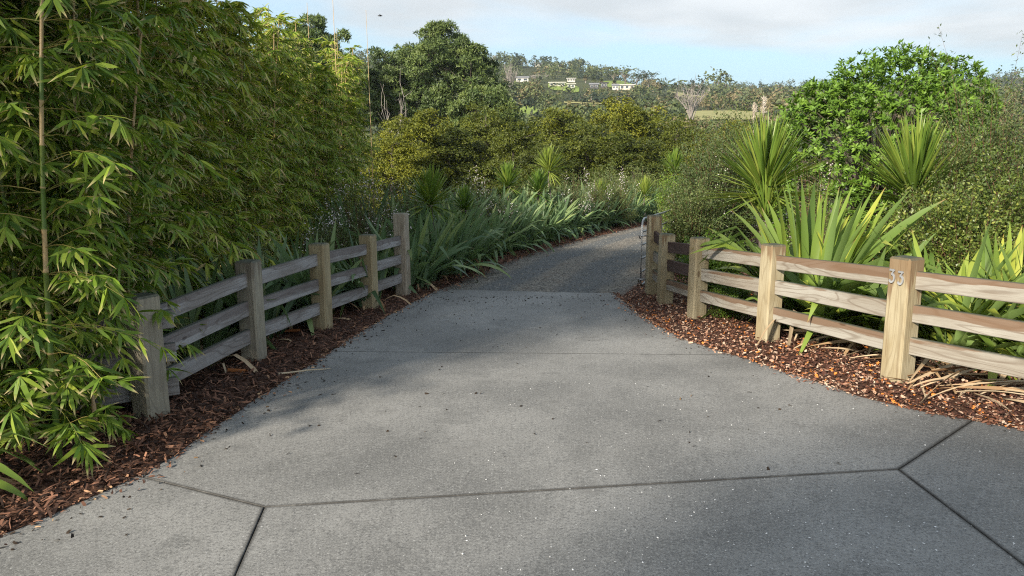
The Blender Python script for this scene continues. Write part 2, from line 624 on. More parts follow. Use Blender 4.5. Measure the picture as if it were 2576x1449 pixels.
def concrete_mat():
    m, nt, b = new_mat('exposed_concrete')
    t = nd(nt, 'ShaderNodeTexCoord')
    g = nd(nt, 'ShaderNodeNewGeometry')

    def noise(scale, detail=3, rough=0.6):
        n = nd(nt, 'ShaderNodeTexNoise')
        n.inputs['Scale'].default_value = scale
        n.inputs['Detail'].default_value = detail
        n.inputs['Roughness'].default_value = rough
        lk(nt, g.outputs['Position'], n.inputs['Vector'])
        return n.outputs['Fac']

    big = noise(0.75, 5, 0.6)
    oi = nd(nt, 'ShaderNodeObjectInfo')
    col = mixc(nt, smooth(nt, big, 0.3, 0.7), (0.128, 0.127, 0.124), (0.25, 0.246, 0.238))
    col = mixc(nt, smooth(nt, noise(2.6, 6, 0.65), 0.5, 0.72, 0, 0.7), col, (0.125, 0.124, 0.12))
    fine = noise(240.0, 2, 0.7)
    col = mixc(nt, smooth(nt, fine, 0.42, 0.3, 0, 0.75), col, (0.05, 0.05, 0.05))
    col = mixc(nt, smooth(nt, fine, 0.58, 0.72, 0, 0.8), col, (0.40, 0.40, 0.39))
    vo = nd(nt, 'ShaderNodeTexVoronoi', feature='F1')
    vo.inputs['Scale'].default_value = 34.0
    lk(nt, g.outputs['Position'], vo.inputs['Vector'])
    sepc = nd(nt, 'ShaderNodeSeparateColor')
    lk(nt, vo.outputs['Color'], sepc.inputs[0])
    chip = math_node(nt, 'MULTIPLY', smooth(nt, vo.outputs['Distance'], 0.10, 0.16, 1, 0), smooth(nt, sepc.outputs[0], 0.86, 0.9))
    col = mixc(nt, math_node(nt, 'MULTIPLY', chip, 0.8), col, (0.5, 0.5, 0.5))
    col = mixc(nt, smooth(nt, noise(38.0, 3), 0.62, 0.78, 0, 0.6), col, (0.06, 0.06, 0.06))
    mid = noise(95.0, 2, 0.7)
    col = mixc(nt, smooth(nt, mid, 0.47, 0.32, 0, 0.8), col, (0.075, 0.075, 0.075))
    col = mixc(nt, smooth(nt, mid, 0.55, 0.72, 0, 0.75), col, (0.33, 0.33, 0.32))
    coarse = noise(48.0, 2, 0.6)
    col = mixc(nt, smooth(nt, coarse, 0.46, 0.34, 0, 0.45), col, (0.085, 0.085, 0.085))
    col = mixc(nt, smooth(nt, coarse, 0.57, 0.7, 0, 0.35), col, (0.30, 0.30, 0.29))
    col = mixc(nt, smooth(nt, noise(1.5, 7, 0.72), 0.56, 0.70, 0, 0.45), col, (0.085, 0.082, 0.078))
    ed = nd(nt, 'ShaderNodeAttribute', attribute_name='edge')
    grime = math_node(nt, 'MULTIPLY', smooth(nt, ed.outputs['Fac'], 0.0, 1.0), smooth(nt, noise(7.0, 4), 0.25, 0.6, 0.5, 0.85))
    col = mixc(nt, grime, col, (0.028, 0.026, 0.024))
    lk(nt, col, b.inputs['Base Color'])
    b.inputs['Roughness'].default_value = 0.75
    b.inputs['Specular IOR Level'].default_value = 0.3
    bp = nd(nt, 'ShaderNodeBump')
    bp.inputs['Strength'].default_value = 0.5
    bp.inputs['Distance'].default_value = 0.004
    lk(nt, fine, bp.inputs['Height'])
    lk(nt, bp.outputs[0], b.inputs['Normal'])
    return m


M_CONC = concrete_mat()


def gravel_mat():
    m, nt, b = new_mat('road_metal')
    g = nd(nt, 'ShaderNodeNewGeometry')
    ac = nd(nt, 'ShaderNodeAttribute', attribute_name='across')

    def noise(scale, detail=3, rough=0.6):
        n = nd(nt, 'ShaderNodeTexNoise')
        n.inputs['Scale'].default_value = scale
        n.inputs['Detail'].default_value = detail
        n.inputs['Roughness'].default_value = rough
        lk(nt, g.outputs['Position'], n.inputs['Vector'])
        return n.outputs['Fac']

    wob = math_node(nt, 'ADD', ac.outputs['Fac'], math_node(nt, 'MULTIPLY', math_node(nt, 'SUBTRACT', noise(0.8), 0.5), 0.16))
    # two wheel tracks packed hard, loose stone and leaf crumbs between and outside
    t1 = smooth(nt, math_node(nt, 'ABSOLUTE', math_node(nt, 'SUBTRACT', wob, 0.30)), 0.06, 0.14, 1, 0)
    t2 = smooth(nt, math_node(nt, 'ABSOLUTE', math_node(nt, 'SUBTRACT', wob, 0.72)), 0.07, 0.16, 1, 0)
    track = math_node(nt, 'MAXIMUM', t1, t2)
    fine = math_node(nt, 'ADD', math_node(nt, 'MULTIPLY', noise(70.0, 3, 0.75), 0.5), math_node(nt, 'MULTIPLY', noise(24.0, 3, 0.7), 0.5))
    loose = mixc(nt, smooth(nt, fine, 0.42, 0.60), (0.055, 0.052, 0.047), (0.28, 0.255, 0.22))
    pack = mixc(nt, smooth(nt, fine, 0.40, 0.62), (0.055, 0.058, 0.06), (0.155, 0.16, 0.162))
    col = mixc(nt, track, loose, pack)
    brown = math_node(nt, 'MULTIPLY', smooth(nt, noise(5.0, 6, 0.7), 0.5, 0.72, 0, 0.6), math_node(nt, 'SUBTRACT', 1.0, track))
    col = mixc(nt, brown, col, (0.11, 0.07, 0.05))
    edge = smooth(nt, math_node(nt, 'ABSOLUTE', math_node(nt, 'SUBTRACT', wob, 0.5)), 0.43, 0.52, 0, 0.85)
    col = mixc(nt, edge, col, (0.10, 0.052, 0.036))
    lk(nt, col, b.inputs['Base Color'])
    b.inputs['Roughness'].default_value = 0.9
    b.inputs['Specular IOR Level'].default_value = 0.2
    bp = nd(nt, 'ShaderNodeBump')
    bp.inputs['Strength'].default_value = 0.8
    bp.inputs['Distance'].default_value = 0.02
    lk(nt, fine, bp.inputs['Height'])
    lk(nt, bp.outputs[0], b.inputs['Normal'])
    return m


M_GRAVEL = gravel_mat()

M_BAMBOO = leaf_mat('bamboo_leaf', [(0.0, (0.05, 0.105, 0.016)), (0.5, (0.155, 0.245, 0.028)), (0.93, (0.38, 0.41, 0.06)), (1.0, (0.52, 0.40, 0.19))],
                    tip=(0.50, 0.39, 0.22), tip_at=(0.64, 0.92), tip_amount=0.9, rough=0.5, transl=0.26, spec=0.2)
M_CULM = tint_mat('bamboo_culm', [(0.0, (0.07, 0.13, 0.02)), (0.4, (0.14, 0.17, 0.03)), (0.6, (0.34, 0.25, 0.11)), (1.0, (0.48, 0.33, 0.17))], 0.4, 0.1, 0.4)
M_BRANCH = tint_mat('bamboo_twig', [(0.0, (0.12, 0.13, 0.03)), (1.0, (0.30, 0.22, 0.08))], 0.6)
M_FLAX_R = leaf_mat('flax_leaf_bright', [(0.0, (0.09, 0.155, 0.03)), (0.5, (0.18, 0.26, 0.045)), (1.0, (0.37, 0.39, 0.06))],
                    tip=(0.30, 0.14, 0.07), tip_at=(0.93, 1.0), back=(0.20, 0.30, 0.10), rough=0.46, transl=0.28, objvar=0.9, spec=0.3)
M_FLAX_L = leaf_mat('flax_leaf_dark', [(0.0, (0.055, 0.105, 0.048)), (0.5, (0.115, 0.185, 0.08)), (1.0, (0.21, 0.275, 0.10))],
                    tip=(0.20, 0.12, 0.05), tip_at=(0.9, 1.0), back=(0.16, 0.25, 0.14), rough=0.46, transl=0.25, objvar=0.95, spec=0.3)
M_FLAX_DRY = tint_mat('dry_flax_leaf', [(0.0, (0.16, 0.085, 0.04)), (0.45, (0.34, 0.23, 0.13)), (1.0, (0.50, 0.41, 0.29))], 0.7, 0.9)
M_CORDY = leaf_mat('cabbage_tree_leaf', [(0.0, (0.076, 0.145, 0.026)), (0.5, (0.152, 0.232, 0.036)), (1.0, (0.274, 0.319, 0.065))],
                   tip=(0.28, 0.2, 0.08), tip_at=(0.92, 1.0), rough=0.4, transl=0.25, objvar=0.8)
M_GLOSSY = leaf_mat('glossy_shrub_leaf', [(0.0, (0.08, 0.155, 0.02)), (0.55, (0.15, 0.265, 0.034)), (0.95, (0.23, 0.35, 0.05)), (1.0, (0.45, 0.36, 0.03))],
                    rough=0.45, transl=0.28, objvar=0.5, spec=0.3)
M_SMALL = leaf_mat('small_shrub_leaf', [(0.0, (0.051, 0.084, 0.020)), (0.5, (0.110, 0.155, 0.031)), (1.0, (0.295, 0.323, 0.070))], rough=0.4, transl=0.25)
M_MANUKA = leaf_mat('tea_tree_leaf', [(0.0, (0.046, 0.075, 0.025)), (0.5, (0.094, 0.133, 0.039)), (1.0, (0.204, 0.235, 0.077))], rough=0.5, transl=0.2)
M_LIME = leaf_mat('lime_shrub_leaf', [(0.0, (0.06, 0.12, 0.02)), (0.5, (0.12, 0.22, 0.03)), (1.0, (0.24, 0.33, 0.05))], rough=0.4, transl=0.3)
M_TOTARA = leaf_mat('yellow_green_foliage', [(0.0, (0.028, 0.043, 0.005)), (0.5, (0.092, 0.112, 0.008)), (1.0, (0.215, 0.218, 0.015))], rough=0.55, transl=0.16, objvar=0.5)
M_PINE = leaf_mat('pine_needles', [(0.0, (0.036, 0.062, 0.02)), (0.5, (0.085, 0.13, 0.036)), (1.0, (0.17, 0.22, 0.06))], rough=0.5, transl=0.15, objvar=0.2)
M_FAR = leaf_mat('far_foliage', [(0.0, (0.016, 0.027, 0.014)), (0.35, (0.032, 0.050, 0.021)), (0.7, (0.065, 0.09, 0.032)), (0.93, (0.12, 0.145, 0.045)), (1.0, (0.17, 0.14, 0.07))],
                 rough=0.6, transl=0.12, objvar=0.75)
M_FARDARK = leaf_mat('far_conifer_foliage', [(0.0, (0.012, 0.026, 0.016)), (1.0, (0.035, 0.06, 0.03))], rough=0.6, transl=0.1)
M_BARK = bark_mat('grey_brown_bark', (0.10, 0.08, 0.065), (0.22, 0.185, 0.16))
M_BARKD = bark_mat('dark_pine_bark', (0.045, 0.035, 0.028), (0.11, 0.09, 0.075))
M_REDSTEM = bark_mat('red_brown_stem', (0.07, 0.035, 0.022), (0.17, 0.08, 0.05), 20)
M_PALEBARK = bark_mat('pale_bare_bark', (0.19, 0.17, 0.155), (0.32, 0.285, 0.26), 5)
M_FLOWER = tint_mat('white_blossom', [(0.0, (0.56, 0.46, 0.48)), (1.0, (0.78, 0.74, 0.74))], 0.6)
M_PLUME = tint_mat('pampas_plume', [(0.0, (0.42, 0.36, 0.29)), (1.0, (0.62, 0.58, 0.52))], 0.8)
M_CHIP_L = tint_mat('leaf_litter', [(0.0, (0.031, 0.019, 0.015)), (0.3, (0.112, 0.056, 0.037)), (0.58, (0.250, 0.125, 0.081)), (0.8, (0.425, 0.263, 0.150)), (0.96, (0.600, 0.425, 0.250)), (1.0, (0.625, 0.200, 0.037))], 0.85)
M_CHIP_R = tint_mat('bark_chips', [(0.0, (0.022, 0.012, 0.011)), (0.35, (0.085, 0.038, 0.028)), (0.55, (0.20, 0.085, 0.05)), (0.75, (0.42, 0.27, 0.19)), (0.92, (0.56, 0.43, 0.33)), (1.0, (0.58, 0.20, 0.045))], 0.8)
M_STONE = tint_mat('loose_stone', [(0.0, (0.05, 0.05, 0.05)), (0.5, (0.12, 0.12, 0.115)), (1.0, (0.24, 0.23, 0.21))], 0.85)
M_PALESTONE = tint_mat('pale_grit', [(0.0, (0.34, 0.35, 0.36)), (1.0, (0.66, 0.67, 0.68))], 0.7)
M_CRUMB = tint_mat('dark_leaf_crumbs', [(0.0, (0.012, 0.010, 0.009)), (0.7, (0.04, 0.028, 0.02)), (1.0, (0.17, 0.11, 0.06))], 0.9)
M_WHITE = plain_mat('white_house_paint', (0.62, 0.61, 0.58), 0.6)
M_CREAM = plain_mat('cream_house_paint', (0.62, 0.58, 0.50), 0.6)
M_DARKW = plain_mat('dark_house_cladding', (0.045, 0.045, 0.05), 0.6)
M_ROOF = plain_mat('grey_roof', (0.22, 0.22, 0.23), 0.5)
M_GLASS = plain_mat('window_glass', (0.05, 0.065, 0.08), 0.08)
M_BIRD = plain_mat('bird_feathers', (0.04, 0.04, 0.045), 0.7)

# ------------------------------------------------------------------ terrain
def build_terrain():
    rr = np.concatenate([np.linspace(0.5, 24, 14), np.linspace(27, 60, 14), np.geomspace(66, 3000, 60)])
    az = np.radians(np.concatenate([np.arange(-180, -50, 6.0), np.arange(-50, 51, 1.25), np.arange(56, 180, 6.0)]))
    A, R = np.meshgrid(az, rr)
    x, y = R * np.sin(A), R * np.cos(A)
    z = zg(x, y) - 0.13 * np.clip((34 - R) / 8.0, 0, 1)
    bump = (np.sin(x * 0.021 + 1.3) * np.cos(y * 0.017) + 0.5 * np.sin(x * 0.06) * np.sin(y * 0.05 + 2)) * np.clip((R - 150) / 400, 0, 1) * 2.0
    V = np.stack([x, y, z + bump * 0], -1).reshape(-1, 3)
    na, nr = len(az), len(rr)
    i, j = np.meshgrid(np.arange(nr - 1), np.arange(na), indexing='ij')
    k = (j + 1) % na
    q = np.stack([i * na + j, (i + 1) * na + j, (i + 1) * na + k, i * na + k], -1).reshape(-1, 4)
    V = np.vstack([V, [[0, 0, -0.13]]])
    t = [[jj, (jj + 1) % na, nr * na] for jj in range(na)]
    o = obj('terrain', np_mesh('terrain', V, t, q, mats=(M_HILL,), smooth_sh=True), kind='structure')
    return o


build_terrain()

# ------------------------------------------------------------------ driveway of concrete slabs
P_EDGE_L = [(1103, 727), (1030, 763), (960, 802), (880, 850), (800, 903), (720, 953), (640, 1004), (565, 1052), (500, 1098), (430, 1148), (345, 1196)]
P_EDGE_R = [(1549, 738), (1600, 784), (1655, 818), (1720, 852), (1790, 876), (1850, 893), (1950, 926), (2050, 958), (2150, 990), (2250, 1018), (2350, 1040), (2450, 1055)]
JL, JR, JM = (665, 1275), (2260, 1180), None


def shrink(P, d):
    P = np.asarray(P, float)
    n = len(P)
    a = np.roll(P, 1, 0)
    c = np.roll(P, -1, 0)
    e1, e2 = norm(P - a), norm(c - P)
    n1 = np.stack([-e1[:, 1], e1[:, 0]], 1)
    n2 = np.stack([-e2[:, 1], e2[:, 0]], 1)
    area = 0.5 * np.sum(P[:, 0] * c[:, 1] - c[:, 0] * P[:, 1])
    s = 1 if area > 0 else -1
    m = norm(n1 + n2)
    k = np.clip(np.sum(m * n1, 1), 0.35, 1)
    return P + s * m * (d / k)[:, None]


def slab(parent, P, thick=0.1):
    P = np.asarray(P, float)[:, :2]
    n = len(P)
    c = np.roll(P, -1, 0)
    if 0.5 * np.sum(P[:, 0] * c[:, 1] - c[:, 0] * P[:, 1]) < 0:
        P = P[::-1]
    rings = [(shrink(P, 0.0035), -thick, 1), (shrink(P, 0.0035), -0.003, 1), (shrink(P, 0.0065), 0.0, .9), (shrink(P, 0.028), 0.0, 0.0)]
    bm = bmesh.new()
    vs = []
    lay = bm.verts.layers.float.new('edge')
    for Q, dz, _ in rings:
        vs.append([bm.verts.new((q[0], q[1], plane_z(q[0], q[1]) + dz)) for q in Q])
    for a, b in zip(vs[:-1], vs[1:]):
        for i in range(n):
            bm.faces.new((a[i], a[(i + 1) % n], b[(i + 1) % n], b[i]))
    bm.faces.new(vs[-1])
    for ring, (_, _, e) in zip(vs, rings):
        for v in ring:
            v[lay] = e
    me = bpy.data.meshes.new('concrete_slab')
    bm.to_mesh(me)
    bm.free()
    return obj('concrete_slab', me, parent, M_CONC)


drive = tag(thing('driveway', None, None), kind='structure')
EL = [gnd(*p)[:2] for p in P_EDGE_L]
ER = [gnd(*p)[:2] for p in P_EDGE_R]
# the cast joint across the drive lies between the two halves of the long panel
jl, jr = gnd(830, 884)[:2], gnd(1852, 893)[:2]
iL, iR = 4, 5
up_poly = EL[:iL] + [jl] + [jr] + ER[:iR][::-1]
gl, gr = gnd(*JL)[:2], gnd(*JR)[:2]
slab(drive, EL + [gl, gr] + ER[::-1])
bl, br = gnd(590, 1449)[:2], gnd(2576, 1420)[:2]
bl2 = gl + (bl - gl) * 5.5
br2 = gr + (br - gr) * 3.4
slab(drive, [gl, bl2, br2, gr])
L_out = [gnd(p[0], p[1])[:2] for p in [(345, 1196), (240, 1245), (130, 1292), (0, 1343)]]
L_out += [np.array([-3.6, 2.55]), np.array([-6.5, 1.4])]
slab(drive, L_out + [np.array([-6.5, -4.0]), bl2, gl])
R_out = [gnd(p[0], p[1])[:2] for p in [(2450, 1055), (2510, 1066), (2576, 1081)]]
R_out += [np.array([4.6, 4.55]), np.array([6.2, 4.1]), np.array([9.0, 3.6])]
slab(drive, [gr] + R_out + [np.array([9.0, -5.0]), br2])
slab(drive, [bl2, np.array([-6.5, -4.0]), np.array([-6.5, -14.0]), np.array([9.0, -14.0]), np.array([9.0, -5.0]), br2])

def joint_dirt(a, b):
    a, b = np.asarray(a), np.asarray(b)
    t = (b - a) / np.linalg.norm(b - a)
    n = np.array([-t[1], t[0]]) * 0.005
    V = [(q[0], q[1], plane_z(q[0], q[1]) - dz) for q in (a + n, a - n, b - n, b + n) for dz in (0.011, 0.09)]
    me = np_mesh('joint_filler', V, None, [[0, 2, 4, 6], [0, 1, 3, 2], [2, 3, 5, 4], [4, 5, 7, 6], [6, 7, 1, 0]], None, (M_JOINT,))
    obj('joint_filler', me, drive)


M_JOINT = ground_mat('joint_dirt', [(0.3, (0.008, 0.008, 0.007)), (0.7, (0.018, 0.017, 0.015))], 60.0, 0.3)
for a, b in ((gl, gr), (gl, EL[-1]), (gr, ER[-1]), (gl, bl2), (gr, br2)):
    joint_dirt(a, b)
acc_t = norm(jr - jl)
acc_n = np.array([-acc_t[1], acc_t[0]]) * 0.0028
V = [(q[0], q[1], plane_z(q[0], q[1]) + dz) for q in (jl + acc_n + acc_t * .06, jl - acc_n + acc_t * .06, jr - acc_n - acc_t * .06, jr + acc_n - acc_t * .06) for dz in (0.0012, -0.03)]
obj('saw_cut', np_mesh('saw_cut', V, None, [[0, 2, 4, 6], [0, 1, 3, 2], [2, 3, 5, 4], [4, 5, 7, 6], [6, 7, 1, 0]], None, (M_JOINT,)), drive)
LEFT_EDGE = [gnd(1103, 727)[:2]] and (EL + L_out[1:])
RIGHT_EDGE = ER + R_out[1:]

# gravel road, bending away to the right behind the shrubs
RL = [gnd(*p)[:2] for p in [(1040, 768), (1080, 738), (1112, 722), (1190, 689), (1270, 656), (1350, 631), (1440, 606), (1530, 585), (1610, 567)]]
RL += [np.array([6.3, 29.0]), np.array([9.5, 33.0]), np.array([14.5, 37.5]), np.array([22, 42.0])]
RR = [np.array(p) for p in [(1.5, 9.75), (1.62, 10.35), (1.95, 11.2), (2.3, 12.2), (2.7, 13.6), (3.25, 15.2), (3.9, 16.9), (4.9, 19.0), (6.2, 21.4),
                            (8.2, 24.2), (11.0, 27.6), (15.2, 31.5), (23.0, 36.5)]]


def resample(P, n):
    P = np.asarray(P)
    d = np.concatenate([[0], np.cumsum(np.linalg.norm(np.diff(P, axis=0), axis=1))])
    s = np.linspace(0, 1, n)
    k = d / d[-1]
    return np.stack([np.interp(s, k, P[:, 0]), np.interp(s, k, P[:, 1])], 1)


RLr, RRr = resample(RL, 60), resample(RR, 60)


def build_road():
    na = 13
    s = np.linspace(-0.04, 1.03, na)
    P = RLr[:, None, :] * (1 - s)[None, :, None] + RRr[:, None, :] * s[None, :, None]
    crown = 0.03 * (1 - (2 * s - 1) ** 2)[None, :]
    Z = zg(P[..., 0], P[..., 1]) + crown * np.clip((np.arange(60) - 2.5) / 6.0, 0, 1)[:, None] - 0.008
    V = np.concatenate([P, Z[..., None]], -1).reshape(-1, 3)
    i, j = np.meshgrid(np.arange(59), np.arange(na - 1), indexing='ij')
    q = np.stack([i * na + j, i * na + j + 1, (i + 1) * na + j + 1, (i + 1) * na + j], -1).reshape(-1, 4)
    obj('gravel_road', np_mesh('gravel_road', V, None, q, {'across': np.tile(s, 60)}, (M_GRAVEL,), smooth_sh=True), kind='structure')


build_road()


def in_poly(P, poly):
    x, y = P[:, 0], P[:, 1]
    poly = np.asarray(poly)
    ins = np.zeros(len(P), bool)
    j = len(poly) - 1
    for i in range(len(poly)):
        xi, yi = poly[i]
        xj, yj = poly[j]
        c = ((yi > y) != (yj > y)) & (x < (xj - xi) * (y - yi) / (yj - yi + 1e-12) + xi)
        ins ^= c
        j = i
    return ins


def flat_bed(name, poly, off):
    bm = bmesh.new()
    vs = [bm.verts.new((p[0], p[1], zgf(p[0], p[1]) + off)) for p in poly]
    lo = [bm.verts.new((p[0], p[1], zgf(p[0], p[1]) + off - 0.1)) for p in poly]
    f = bm.faces.new(vs)
    n = len(vs)
    for i in range(n):
        bm.faces.new((vs[i], vs[(i + 1) % n], lo[(i + 1) % n], lo[i]))
    bmesh.ops.triangulate(bm, faces=[f])
    bmesh.ops.recalc_face_normals(bm, faces=bm.faces[:])
    me = bpy.data.meshes.new(name)
    bm.to_mesh(me)
    bm.free()
    return obj(name, me, None, M_MULCH, kind='structure')


le = [np.array(p) for p in resample(LEFT_EDGE, 46)]
le = [p + np.array([0.012, 0.0]) + rng.normal(size=2) * 0.012 for p in le]
rl_in = [p + np.array([0.05, -0.02]) + rng.normal(size=2) * 0.03 for p in resample(RL[2:10], 40)]
left_poly = [np.array([-9.0, 1.4])] + le[::-1] + rl_in + [np.array([2.0, 31.0]), np.array([-9.0, 31.0])]
flat_bed('mulch_bed', left_poly, 0.006)
re_ = [np.array(p) for p in resample(RIGHT_EDGE, 46)]
re_ = [p + np.array([-0.012, 0.0]) + rng.normal(size=2) * 0.012 for p in re_]
rr_in = [p + rng.normal(size=2) * 0.03 for p in resample(RR[1:10], 30)]
right_poly = re_ + [np.array([13.0, 3.6]), np.array([13.0, 24.0])] + rr_in[::-1]
flat_bed('mulch_bed', right_poly, 0.006)


# ------------------------------------------------------------------ mulch, grit and litter (nobody could count them)
def flakes(name, pts, zoff, len_r, wid_r, thick, mat, tints, tilt=0.35, curl=0.3):
    n = len(pts)
    acc = Acc()
    z = zg(pts[:, 0], pts[:, 1]) + zoff
    pos = np.concatenate([pts, z[:, None]], 1)
    X = rng.normal(size=(n, 3)) * np.array([1, 1, tilt])
    up = rng.normal(size=(n, 3)) * 0.45 + np.array([0, 0, 1.0])
    L = rng.uniform(*len_r, n)
    W = rng.uniform(*wid_r, n)
    tv = np.array([[-.5, -.35, 0], [-.5, .4, 0], [0, -.5, curl * .3], [0, .5, curl * .3], [.5, -.4, 0], [.45, .3, 0],
                   [0, 0, -thick]], float)
    tq = np.array([[0, 2, 3, 1], [2, 4, 5, 3]])
    tt = None
    tv = tv[:6]
    put_leaves(acc, (tv, tt, tq), pos, X, up, L, W, tints)
    return tag(obj(name, acc.mesh(name, mat)), kind='stuff')


def scatter(poly, n, box, bias=None):
    out = []
    tot = 0
    while tot < n:
        P = np.stack([rng.uniform(box[0], box[1], n), rng.uniform(box[2], box[3], n)], 1)
        P = P[in_poly(P, poly)]
        if bias is not None:
            P = P[rng.uniform(size=len(P)) < bias(P)]
        out.append(P)
        tot += len(P)
    return np.concatenate(out)[:n]


near = lambda P: np.clip(5.0 / np.hypot(P[:, 0], P[:, 1]), 0.12, 1) ** 1.6
pl = scatter(left_poly, 22000, (-5.0, 1.0, 1.6, 13.0), near)
h = rng.uniform(0, 0.03, len(pl))
flakes('leaf_mulch', pl, 0.008 + h, (0.025, 0.11), (0.006, 0.02), 0.15, M_CHIP_L, np.clip(rng.beta(1.8, 1.7, len(pl)) * 0.96 + (rng.uniform(size=len(pl)) > 0.992) * 0.6, 0, 1))
pr = scatter(right_poly, 34000, (1.2, 5.5, 4.0, 13.0), near)
h = rng.uniform(0, 0.035, len(pr))
flakes('bark_mulch', pr, 0.008 + h, (0.010, 0.04), (0.008, 0.024), 0.25, M_CHIP_R, np.clip(rng.beta(1.3, 1.8, len(pr)) * 0.93 + (rng.uniform(size=len(pr)) > 0.965) * 0.9, 0, 1))
# litter strip at the foot of the flax hedge, along the road's edge
# chips and crumbs that have spilled over the concrete edge
for nm_, E_, mt_, sg in (('spilled_leaf_mulch', LEFT_EDGE, M_CHIP_L, 1), ('spilled_bark_chips', RIGHT_EDGE, M_CHIP_R, -1)):
    q_ = resample(E_, 600)[rng.integers(0, 560, 1700)]
    cl_ = 0.5 + 0.5 * np.sin(q_[:, 1] * 5.1) * np.sin(q_[:, 1] * 1.7 + 1)
    q_ = q_ + np.stack([sg * (rng.exponential(0.045, 1700) * (0.4 + cl_) - .02), -rng.exponential(0.02, 1700)], 1)
    flakes(nm_, q_, 0.006 + rng.uniform(0, .006, 1700), (0.012, 0.05), (0.006, 0.018), 0.15, mt_, rng.beta(1.5, 2.0, 1700))
t_ = rng.uniform(0, 1, 5000)
ed = resample(RL[2:10], 200)[(t_ * 199).astype(int)]
pe = ed + np.stack([rng.normal(-0.12, 0.22, 5000), rng.normal(0, 0.1, 5000)], 1)
flakes('roadside_litter', pe, 0.03, (0.04, 0.14), (0.008, 0.022), 0.1, M_CHIP_L, rng.beta(2.2, 1.8, 5000))


def stones(name, pts, zoff, size, mat, lo=0.0, hi=1.0):
    n = len(pts)
    z = zg(pts[:, 0], pts[:, 1]) + zoff
    s = rng.uniform(*size, n)
    o = np.array([[1, 0, 0], [0, 1, 0], [-1, 0, 0], [0, -1, 0], [0, 0, 1], [0, 0, -1]], float)
    J = o[None] * rng.uniform(0.6, 1.3, (n, 6, 1)) + rng.normal(size=(n, 6, 3)) * 0.15
    a = rng.uniform(0, 6.28, n)
    ca, sa = np.cos(a), np.sin(a)
    J = np.stack([J[..., 0] * ca[:, None] - J[..., 1] * sa[:, None], J[..., 0] * sa[:, None] + J[..., 1] * ca[:, None], J[..., 2] * 0.65], -1)
    V = np.concatenate([pts, z[:, None]], 1)[:, None, :] + J * (s * 0.5)[:, None, None]
    f = np.array([[0, 1, 4], [1, 2, 4], [2, 3, 4], [3, 0, 4], [1, 0, 5], [2, 1, 5], [3, 2, 5], [0, 3, 5]])
    T = (f[None] + (np.arange(n) * 6)[:, None, None]).reshape(-1, 3)
    me = np_mesh(name, V, T, None, {'tint': np.repeat(rng.uniform(lo, hi, n), 6)}, (mat,))
    return tag(obj(name, me), kind='stuff')


n_ = 13000
ti = np.clip(rng.exponential(0.26, n_), 0, 0.98)
sr = rng.uniform(0, 1, n_)
ii = (ti * 59).astype(int)
ps = RLr[ii] * (1 - sr)[:, None] + RRr[ii] * sr[:, None] + rng.normal(size=(n_, 2)) * 0.15
keep = ~in_poly(ps, up_poly)
crown_h = 0.03 * (1 - (2 * sr - 1) ** 2) * np.clip((ii - 2.5) / 6.0, 0, 1)
stones('road_gravel', ps[keep], -0.01 + crown_h[keep], (0.014, 0.042), M_STONE)
pg = np.stack([rng.uniform(-0.5, 4.5, 5200), rng.uniform(1.8, 6.0, 5200)], 1)
dens = np.clip(0.05 + 0.5 * np.exp(-((pg[:, 0] - 1.4) ** 2 / 1.6 + (pg[:, 1] - 2.6) ** 2 / 1.2)), 0, 1)
pg = pg[(rng.uniform(size=len(pg)) < dens) & ~in_poly(pg, right_poly) & ~in_poly(pg, left_poly)]
stones('driveway_grit', pg, 0.002, (0.004, 0.013), M_PALESTONE)
# dark crumbs of leaf carried on to the concrete, thickest along the left edge and at the gravel
pc = []
LE2 = resample(LEFT_EDGE, 200)
k = rng.integers(0, 190, 420)
pc.append(LE2[k] + np.stack([np.abs(rng.exponential(0.16, 420)), -np.abs(rng.exponential(0.05, 420))], 1))
pc.append(np.stack([rng.uniform(-1.3, 1.6, 260), 10.6 - rng.exponential(0.55, 260)], 1))
pc.append(np.stack([rng.uniform(-1.5, 2.3, 130), rng.uniform(4.0, 10.0, 130)], 1))
RE2 = resample(RIGHT_EDGE, 200)
k = rng.integers(0, 190, 260)
pc.append(RE2[k] - np.stack([np.abs(rng.exponential(0.06, 260)), np.abs(rng.exponential(0.03, 260))], 1))
pc = np.concatenate(pc)
flakes('leaf_crumbs', pc, 0.004, (0.006, 0.04), (0.004, 0.018), 0.1, M_CRUMB, rng.beta(1.2, 2.4, len(pc)))

# ------------------------------------------------------------------ fences
def chamfer_box(name, sx, sy, z0, z1, ch, mat, top=None):
    bm = bmesh.new()
    bmesh.ops.create_cube(bm, size=1.0)
    for v in bm.verts:
        v.co = Vector((v.co.x * sx, v.co.y * sy, z0 if v.co.z < 0 else z1))
    bmesh.ops.bevel(bm, geom=bm.edges[:], offset=ch, segments=1, affect='EDGES')
    me = bpy.data.meshes.new(name)
    bm.to_mesh(me)
    bm.free()
    me.materials.append(mat)
    return me


